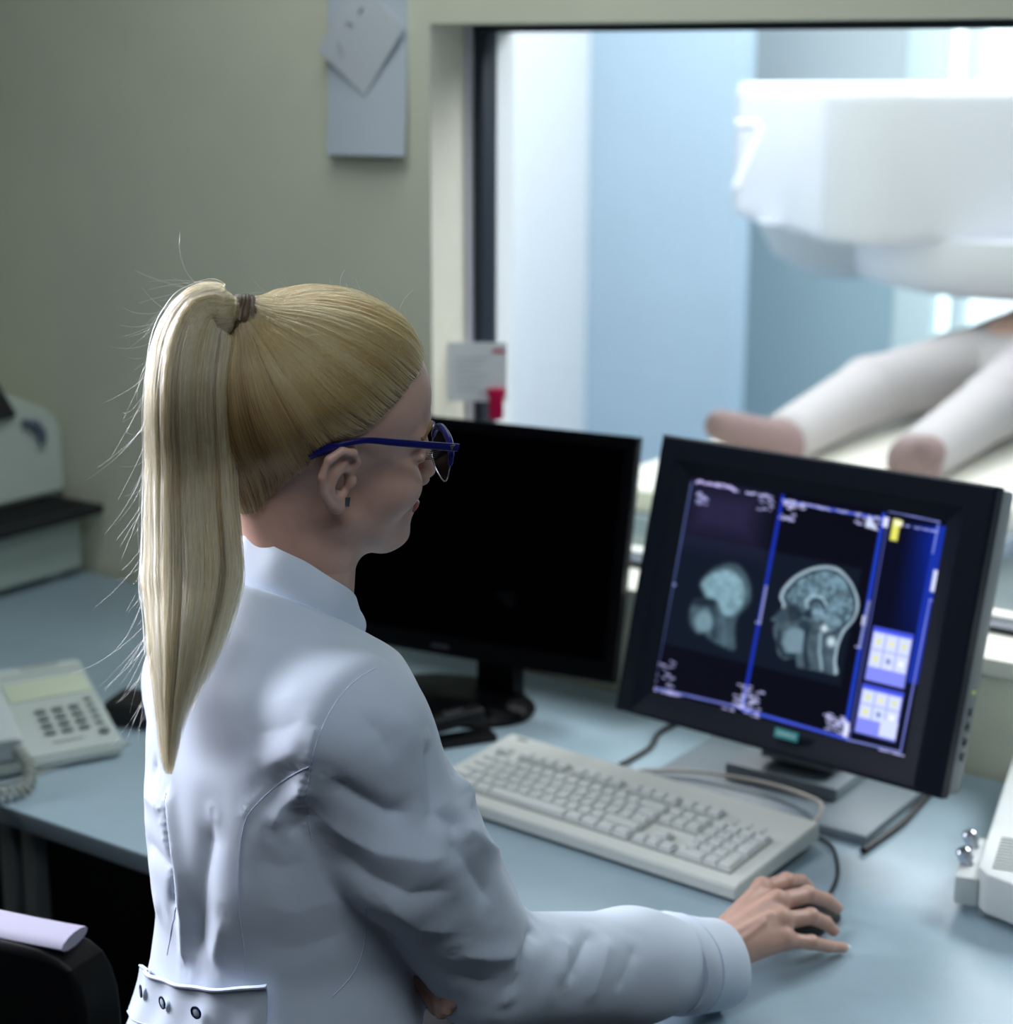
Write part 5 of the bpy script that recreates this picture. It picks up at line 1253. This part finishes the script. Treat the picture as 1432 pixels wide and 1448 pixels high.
# loose flyaway hairs
def fly(n, base, dirs, L, curl, seed):
    r2 = np.random.default_rng(seed); K2 = 12; Q = np.zeros((n, K2, 3)); Q[:, 0] = base; d = dirs / np.linalg.norm(dirs, axis=1, keepdims=True); cv = r2.normal(size=(n, 3)) * curl
    for k in range(1, K2):
        Q[:, k] = Q[:, k - 1] + d * (L / (K2 - 1))[:, None]; d = d + cv / K2; d /= np.linalg.norm(d, axis=1, keepdims=True)
    return Q
r = np.random.default_rng(9); n = 170; j = r.integers(8, NP_ - 12, n)
left = -nR
base = cp[j] + a0[j] * np.sign(a0[j] @ left)[:, None] * (wid[j] * .93)[:, None] + r.normal(size=(n, 3)) * .002
dirs = tg[j] * 1.0 + left * (0.10 + .5 * r.random((n, 1)) ** 2) + r.normal(size=(n, 3)) * .12
F1_ = fly(n, base, dirs, .02 + .06 * r.random(n), .9, 4)
n = 130; tq = to_head(Vq); sel = np.nonzero((tq[:, 2] > 9.5) & (f_scalp(tq) > 0.05))[0]; s_ = r.choice(sel, n); g_ = grad(lambda P: f_hair(to_head(P)) * SC_, Vq[s_])
tt = TW0 - Vq[s_]; tt /= np.linalg.norm(tt, axis=1, keepdims=True)
F2_ = fly(n, Vq[s_], tt * 1.0 + g_ * (.25 + .5 * r.random((n, 1))) + r.normal(size=(n, 3)) * .25, .012 + .022 * r.random(n), 1.2, 5)
strands('flyaway_hair', np.concatenate([F1_, F2_]), np.linspace(.00007, .00003, 12), np.full(300, .8), hair)
# hair tie: a wrapped lock
td = TN; Mx = Matrix.Translation(V(TR)) @ V(td).to_track_quat('Z', 'Y').to_matrix().to_4x4()
b = MB()
for k in range(4):
    b.tube([((.0150 + .001 * math.sin(a * .9 + k)) * math.cos(a * math.pi / 16), (.0150 + .001 * math.cos(a * .7 + k)) * math.sin(a * math.pi / 16), -.007 + k * .0046 + .002 * math.sin(a * math.pi / 16 + k)) for a in range(32)], .0032, 8, closed=True, M=Mx)
b.build('hair_tie', mat('hair_tie', (84, 68, 52), 0.5), hair, world=True)

# ------------------------------------------------------------------ glasses and earring
gl_ = bpy.data.objects.new('eyeglasses', None); COL.objects.link(gl_); gl_.parent = person; gl_.matrix_parent_inverse = world_of(person).inverted(); gl_.matrix_basis = Matrix.Translation(V(HO)); gl_['label'] = 'dark blue half-rim glasses'
def head_at(x, y, yh):
    d = nF + ((x - 716) / CF) * nR - ((y - 724) / CF) * nU; t = ((HO + hl * yh * SC_ - nC) @ hl) / (d @ hl); return to_head((nC + d * t)[None])[0]
BLUE = mat('glasses_blue', (17, 20, 96), 0.25); STEEL = mat('glasses_steel', (150, 150, 158), 0.25, 0.9)
def H(q): return V(from_head(q))
lens_m = bpy.data.materials.new('lens_glass'); lens_m.use_nodes = True; nt = lens_m.node_tree; nt.nodes.clear()
o_ = nt.nodes.new('ShaderNodeOutputMaterial'); mx = nt.nodes.new('ShaderNodeMixShader'); tr = nt.nodes.new('ShaderNodeBsdfTransparent'); gs = nt.nodes.new('ShaderNodeBsdfGlossy'); gs.inputs['Roughness'].default_value = .03; mx.inputs[0].default_value = .08
tr.inputs['Color'].default_value = (.9, .92, .95, 1); nt.links.new(tr.outputs[0], mx.inputs[1]); nt.links.new(gs.outputs[0], mx.inputs[2]); nt.links.new(mx.outputs[0], o_.inputs['Surface'])
hinge = head_at(648, 633, -6.7)
gz = hinge[2] - 1.2; gx = hinge[0]
for s_ in (-1, 1):
    def rim(a, k=1.0):
        c, s = math.cos(a), math.sin(a); n_ = (abs(c) ** 2.6 + abs(s) ** 2.6) ** (-1 / 2.6)
        y = 3.55 + 2.65 * c * n_ * k; z = gz - 0.95 + 1.95 * s * n_ * k
        return (gx + 0.1 - 0.030 * (y - 1) ** 2 * 0.5 + 0.02 * z, y * s_, z)
    ring_ = [rim(2 * math.pi * i / 40) for i in range(40)]
    b = MB(); b.tube([H(p) for p in ring_], .0006, 6, closed=True); b.build('rim', STEEL, gl_, world=True)
    b = MB(); b.tube([H(rim(math.radians(8 + 164 * i / 24))) for i in range(25)], [.0016 + .0016 * math.sin(math.pi * i / 24) ** .5 for i in range(25)], 8); b.build('brow_bar', BLUE, gl_, world=True)
    t = bmesh.new(); cvt = t.verts.new(H((gx + .05, 3.55 * s_, gz - .95))); vs_ = [t.verts.new(H(rim(2 * math.pi * i / 40, .985))) for i in range(40)]
    for i in range(40): t.faces.new((cvt, vs_[i], vs_[(i + 1) % 40]))
    b = MB(); b._merge(t); b.build('lens', lens_m, gl_, world=True)
    tp = [tuple(hinge), tuple(head_at(612, 630, -6.9)), tuple(head_at(560, 626, -7.05)), tuple(head_at(522, 623, -7.2)), tuple(head_at(496, 626, -7.3)), tuple(head_at(466, 634, -7.3)), tuple(head_at(436, 645, -7.0))]
    tp = [(x, -s_ * y if s_ > 0 else y, z) for x, y, z in tp]
    tp = [(x, abs(y) * s_, z) for x, y, z in tp]
    b = MB(); pp_ = spline([H(p) for p in tp], 6); t = bmesh.new(); rg = []
    for i, p in enumerate(pp_):
        f_ = i / (len(pp_) - 1); hgt = .0034 - .0010 * min(1, f_ * 1.6) + (.0012 if f_ > .8 else 0); w_ = .0011
        d = (pp_[min(i + 1, len(pp_) - 1)] - pp_[max(i - 1, 0)]).normalized(); sv = V(hl); upv = d.cross(sv).normalized()
        rg.append([t.verts.new(p + sv * w_ * a + upv * hgt * c) for a, c in ((-1, -.7), (-.5, -1), (.5, -1), (1, -.7), (1, .7), (.5, 1), (-.5, 1), (-1, .7))])
    for A_, B_ in zip(rg, rg[1:]):
        for k in range(8): t.faces.new((A_[k], A_[(k+1) % 8], B_[(k+1) % 8], B_[k]))
    t.faces.new(rg[0][::-1]); t.faces.new(rg[-1]); bmesh.ops.recalc_face_normals(t, faces=t.faces); b._merge(t); tmp = b.build('temple', BLUE, gl_, world=True)
    q = np.array(tp[0]) * .72 + np.array(tp[1]) * .28; b = MB(); b.prism([(-.0022, .0026), (.0022, .0026), (0, -.0022)], 0, .0006, Matrix.Translation(H((q[0], q[1] + .13 * s_, q[2]))) @ Matrix(((hf[0], hu[0], hl[0] * s_, 0), (hf[1], hu[1], hl[1] * s_, 0), (hf[2], hu[2], hl[2] * s_, 0), (0, 0, 0, 1))))
    b.build('inlay', mat('glasses_inlay', (120, 120, 128), 0.3, 0.8), tmp, world=True)
b = MB(); b.tube([H((gx + .1, 1.0, gz - .1)), H((gx + .35, 0, gz + .2)), H((gx + .1, -1.0, gz - .1))], .0015, 8); b.build('bridge', BLUE, gl_, world=True)
eq = head_at(491, 710, -7.25); b = MB(); b.box((0, 0, 0), (.0042, .0014, .0085), Matrix.Translation(H(eq)) @ Matrix(((hf[0], hl[0], hu[0], 0), (hf[1], hl[1], hu[1], 0), (hf[2], hl[2], hu[2], 0), (0, 0, 0, 1))), bev=.0004)
b.build('earring', mat('silver', (170, 172, 178), 0.25, 1.0), person, world=True)

# ------------------------------------------------------------------ mouse and chair
mc = PZ(1128, 1292, .757); mdir = nrm(PZ(1165, 1270, .75) - PZ(1085, 1310, .75)); mdir[2] = 0
mo = thing('mouse', 'black computer mouse under the woman\'s right hand', 'mouse', Matrix.Translation(V((mc[0], mc[1], DT))) @ rotz(math.atan2(mdir[1], mdir[0])))
t = bmesh.new(); bmesh.ops.create_cube(t, size=1); bmesh.ops.subdivide_edges(t, edges=t.edges[:], cuts=7, use_grid_fill=True)
for v in t.verts:
    x, y, z = v.co * 2; f_ = 1 - .28 * max(abs(x) ** 3, 0); yy = y * math.sqrt(max(0, 1 - .35 * x * x)) ; xx = x * math.sqrt(max(0, 1 - .3 * y * y))
    v.co = V((xx * .056, yy * .031, .003 + (z + 1) / 2 * (.022 - .009 * x * x - .006 * y * y + .004 * -x)))
b = MB(); b._merge(t); mb = b.build('shell', BLKM, mo); sb = mb.modifiers.new('s', 'SUBSURF'); sb.levels = 1; sb.render_levels = 1
b = MB(); b.lathe([(0, -.003), (.008, -.003), (.0085, 0), (.008, .003), (0, .003)], 20, Matrix.Translation((.03, 0, .0165)) @ Matrix.Rotation(math.pi / 2, 4, 'X')); b.build('wheel', mat('mouse_wheel', (40, 42, 46), .5), mo)
mi_ = world_of(mo).inverted(); b = MB()
b.tube(spline([mi_ @ V(p) for p in [tuple(PZ(1160, 1276, .752)), tuple(PZ(1174, 1262, .746)), tuple(PZ(1184, 1235, .745)), tuple(PZ(1180, 1205, .745)), (-0.838, -0.330, .7435), (-0.862, -0.321, .7435), (-0.90, -0.3185, .7435)]], 8), .0022, 8); b.build('cord', mat('black_rubber', (12, 13, 16), .5), mo)

# office chair: back rest at the lower left
CB = TO.copy(); CHB = mat('chair_black', (7, 7, 10), 0.5, spec=0.3); CHP = mat('chair_plastic', (16, 16, 20), .45)
c0, c1 = P3(-105, 1303, 1.36), P3(142, 1340, 1.27)
ax_ = nrm(np.array([c1[0] - c0[0], c1[1] - c0[1], 0])); Lc = .42; nx = np.array([-ax_[1], ax_[0], 0]); 
if nx @ nF < 0: nx = -nx
top = c1[2]; ori = np.array([c1[0], c1[1], 0]) - ax_ * Lc
ch = thing('office_chair', 'black office chair behind the woman with only its backrest top showing', 'chair', Matrix(((ax_[0], nx[0], 0, ori[0] + ax_[0] * Lc / 2 + nx[0] * .30), (ax_[1], nx[1], 0, ori[1] + ax_[1] * Lc / 2 + nx[1] * .30), (0, 0, 1, 0), (0, 0, 0, 1))))
b = MB(); t = bmesh.new(); bmesh.ops.create_cube(t, size=1); bmesh.ops.subdivide_edges(t, edges=t.edges[:], cuts=11, use_grid_fill=True)
for v in t.verts:
    x, y, z = v.co * 2; r_ = (abs(x) ** 16 + abs(z) ** 16) ** (1 / 16); m_ = max(abs(x), abs(z)); k = m_ / r_ if r_ > 1e-6 else 1
    v.co = V((x * k * Lc / 2, -.30 + y * .028 * (1 - .3 * r_ ** 6) - .03 * (1 - x * x) * .6, top - .22 + z * k * .22 - .014 * (1 + x) * 0))
b._merge(t); bb = b.build('backrest', CHB, ch); sb = bb.modifiers.new('s', 'SUBSURF'); sb.levels = 1; sb.render_levels = 1
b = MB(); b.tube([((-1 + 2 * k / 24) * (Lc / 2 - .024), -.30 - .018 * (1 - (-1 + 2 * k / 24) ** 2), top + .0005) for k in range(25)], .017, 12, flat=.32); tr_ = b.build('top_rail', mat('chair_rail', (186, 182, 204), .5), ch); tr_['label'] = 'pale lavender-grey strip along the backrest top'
b = MB(); b.prism(rrect(.47, .46, .1), .485, .55, Matrix.Translation((0, -.02, 0)), bev=.02, seg=3); b.build('seat', CHB, ch, angle=.9)
b = MB(); b.tube([(0, -.05, .48), (0, -.26, .47), (0, -.345, .57), (0, -.345, top - .25)], .018, 10); b.build('back_support', CHP, ch)
b = MB(); b.tube([(0, 0, .08), (0, 0, .49)], .026, 16); b.build('column', mat('chair_metal', (90, 92, 96), .3, .9), ch)
for k in range(5):
    a = 2 * math.pi * k / 5 + .3; e = (0.29 * math.cos(a), .29 * math.sin(a)); b = MB(); b.tube([(0, 0, .10), (e[0] * .5, e[1] * .5, .085), (e[0], e[1], .065)], [.026, .02, .016], 10); lg = b.build('leg', CHP, ch)
    b = MB(); b.lathe([(0, -.012), (.02, -.012), (.026, -.008), (.026, .008), (.02, .012), (0, .012)], 20, Matrix.Translation((e[0], e[1], .0265)) @ rotz(a) @ Matrix.Rotation(math.pi / 2, 4, 'X')); b.build('caster', CHP, lg)
# ------------------------------------------------------------------ patient lying on the table
pat = thing('person', 'patient in light grey trousers lying on the table under the scanner', 'person', Matrix.Translation((-1.53, 1.9, 0.825)))
zt = .822
A_ = lambda x, y, z: npv((x, y, zt + z))
def f_pl(P):
    d = None
    for hx, kx, fx, kz in ((-1.61, -1.68, -1.67, .10), (-1.44, -1.38, -1.365, .095)):
        c = chain(P, [A_(hx, 2.12, .10), A_(kx, 1.68, kz), A_(fx, 1.24, .062)], [.095, .075, .058], .02); d = c if d is None else smin(d, c, .03)
    d = smin(d, ell(P, A_(-1.525, 2.18, .095), (.185, .16, .10)), .04)
    return smax(d, -(P[:, 2] - zt - .004), .01)
Vp, Fp = sdf_mesh(f_pl, (-1.9, 1.05, .78), (-1.2, 2.45, 1.1), .014)
def f_pb(P):
    d = smin(chain(P, [A_(-1.525, 2.2, .10), A_(-1.525, 2.62, .11)], [.125, .15], .02), ell(P, A_(-1.525, 2.55, .105), (.20, .28, .10)), .05)
    d = smin(d, cap(P, A_(-1.525, 2.70, .10), A_(-1.525, 2.84, .10), .055, .05), .03); d = smin(d, ell(P, A_(-1.525, 2.93, .10), (.075, .11, .085)), .03); d = smin(d, ell(P, A_(-1.525, 2.90, .170), (.014, .02, .018)), .012)
    for s_ in (-1, 1):
        d = smin(d, chain(P, [A_(-1.525 + .19 * s_, 2.66, .10), A_(-1.525 + .25 * s_, 2.38, .07), A_(-1.525 + .23 * s_, 2.12, .075), A_(-1.525 + .22 * s_, 2.02, .07)], [.052, .042, .032, .026], .02), .03)
    return smax(d, -(P[:, 2] - zt - .004), .01)
Vb, Fb = sdf_mesh(f_pb, (-1.95, 1.9, .78), (-1.1, 3.15, 1.15), .016)
link('body', np_mesh('body', Vb, Fb), mat('patient_skin', (206, 170, 156), .5), pat, angle=None, world=True)
link('trousers', np_mesh('trousers', Vp, Fp), mat('patient_trousers', (182, 178, 180), .85), pat, angle=None, world=True)
def f_sh(P):
    d = smin(ell(P, A_(-1.525, 2.50, .105), (.215, .33, .112)), ell(P, A_(-1.525, 2.62, .105), (.23, .14, .10)), .04)
    for s_ in (-1, 1): d = smin(d, cap(P, A_(-1.525 + .19 * s_, 2.66, .10), A_(-1.525 + .245 * s_, 2.40, .08), .062, .058), .03); d = smin(d, cap(P, A_(-1.525 + .245 * s_, 2.40, .08), A_(-1.525 + .225 * s_, 2.08, .08), .056, .046), .03)
    return smax(d, -(P[:, 2] - zt - .003), .01)
Vb, Fb = sdf_mesh(f_sh, (-1.95, 2.0, .78), (-1.1, 3.0, 1.15), .016); link('shirt', np_mesh('shirt', Vb, Fb), mat('patient_shirt', (104, 122, 130), .85), pat, angle=None, world=True)
for fx in (-1.67, -1.365):
    Vb, Fb = sdf_mesh(lambda P: smax(smin(cap(P, A_(fx, 1.25, .055), A_(fx, 1.19, .055), .052, .05), cap(P, A_(fx, 1.18, .06), A_(fx + (fx + 1.52) * .5, 1.07, .105), .048, .034), .02), -(P[:, 2] - zt - .003), .006), (fx - .16, 1.0, .78), (fx + .16, 1.4, 1.12), .012)
    link('sock', np_mesh('sock', Vb, Fb), mat('patient_sock', (138, 116, 116), .9), pat, angle=None, world=True)
# ------------------------------------------------------------------ light
def area(name, loc, target, sx, sy, power, col, spread=180):
    l = bpy.data.lights.new(name, 'AREA'); l.shape = 'RECTANGLE'; l.size = sx; l.size_y = sy; l.energy = power; l.color = col; l.spread = math.radians(spread)
    o = bpy.data.objects.new(name, l); COL.objects.link(o); o.location = loc
    o.rotation_euler = (V(target) - V(loc)).to_track_quat('-Z', 'Y').to_euler(); return o
area('exam_ceiling_light', (-2.2, 2.6, 2.66), (-2.2, 2.6, 0), 2.2, 2.6, 112, (0.98, 0.985, 1.0))
area('window_spill_fill', (0.0, 0.95, 2.45), (-1.1, -0.6, 0.8), 1.6, 0.7, 36, (0.97, 0.98, 1.0), 120)  # added unseen light that strengthens the spill through the window
area('left_daylight', (-3.22, -1.55, 1.95), (-1.05, -1.45, 1.15), 1.0, 0.9, 14, (0.87, 0.88, 1.0), 42)
area('overhead_light', (-1.5, -0.6, 2.58), (-1.3, -0.7, 0), 1.2, 0.5, 13.5, (0.92, 0.96, 1.0))
area('overhead_light', (-0.2, -1.8, 2.58), (-0.5, -1.5, 0.8), 1.4, 0.8, 26, (0.82, 0.91, 1.0))  # added soft fill for coat and sleeve, no known fixture
wd = bpy.data.worlds.new('world'); SC.world = wd; wd.use_nodes = True
wd.node_tree.nodes['Background'].inputs['Color'].default_value = (0.35, 0.5, 0.8, 1); wd.node_tree.nodes['Background'].inputs['Strength'].default_value = 0.15
SC.view_settings.view_transform = 'Standard'; SC.view_settings.look = 'None'; SC.view_settings.exposure = -0.08; SC.view_settings.gamma = 1.0
SC.view_settings.use_curve_mapping = False
SC.cycles.max_bounces = 8; SC.cycles.diffuse_bounces = 4; SC.cycles.transparent_max_bounces = 12
SC.cycles.use_denoising = True
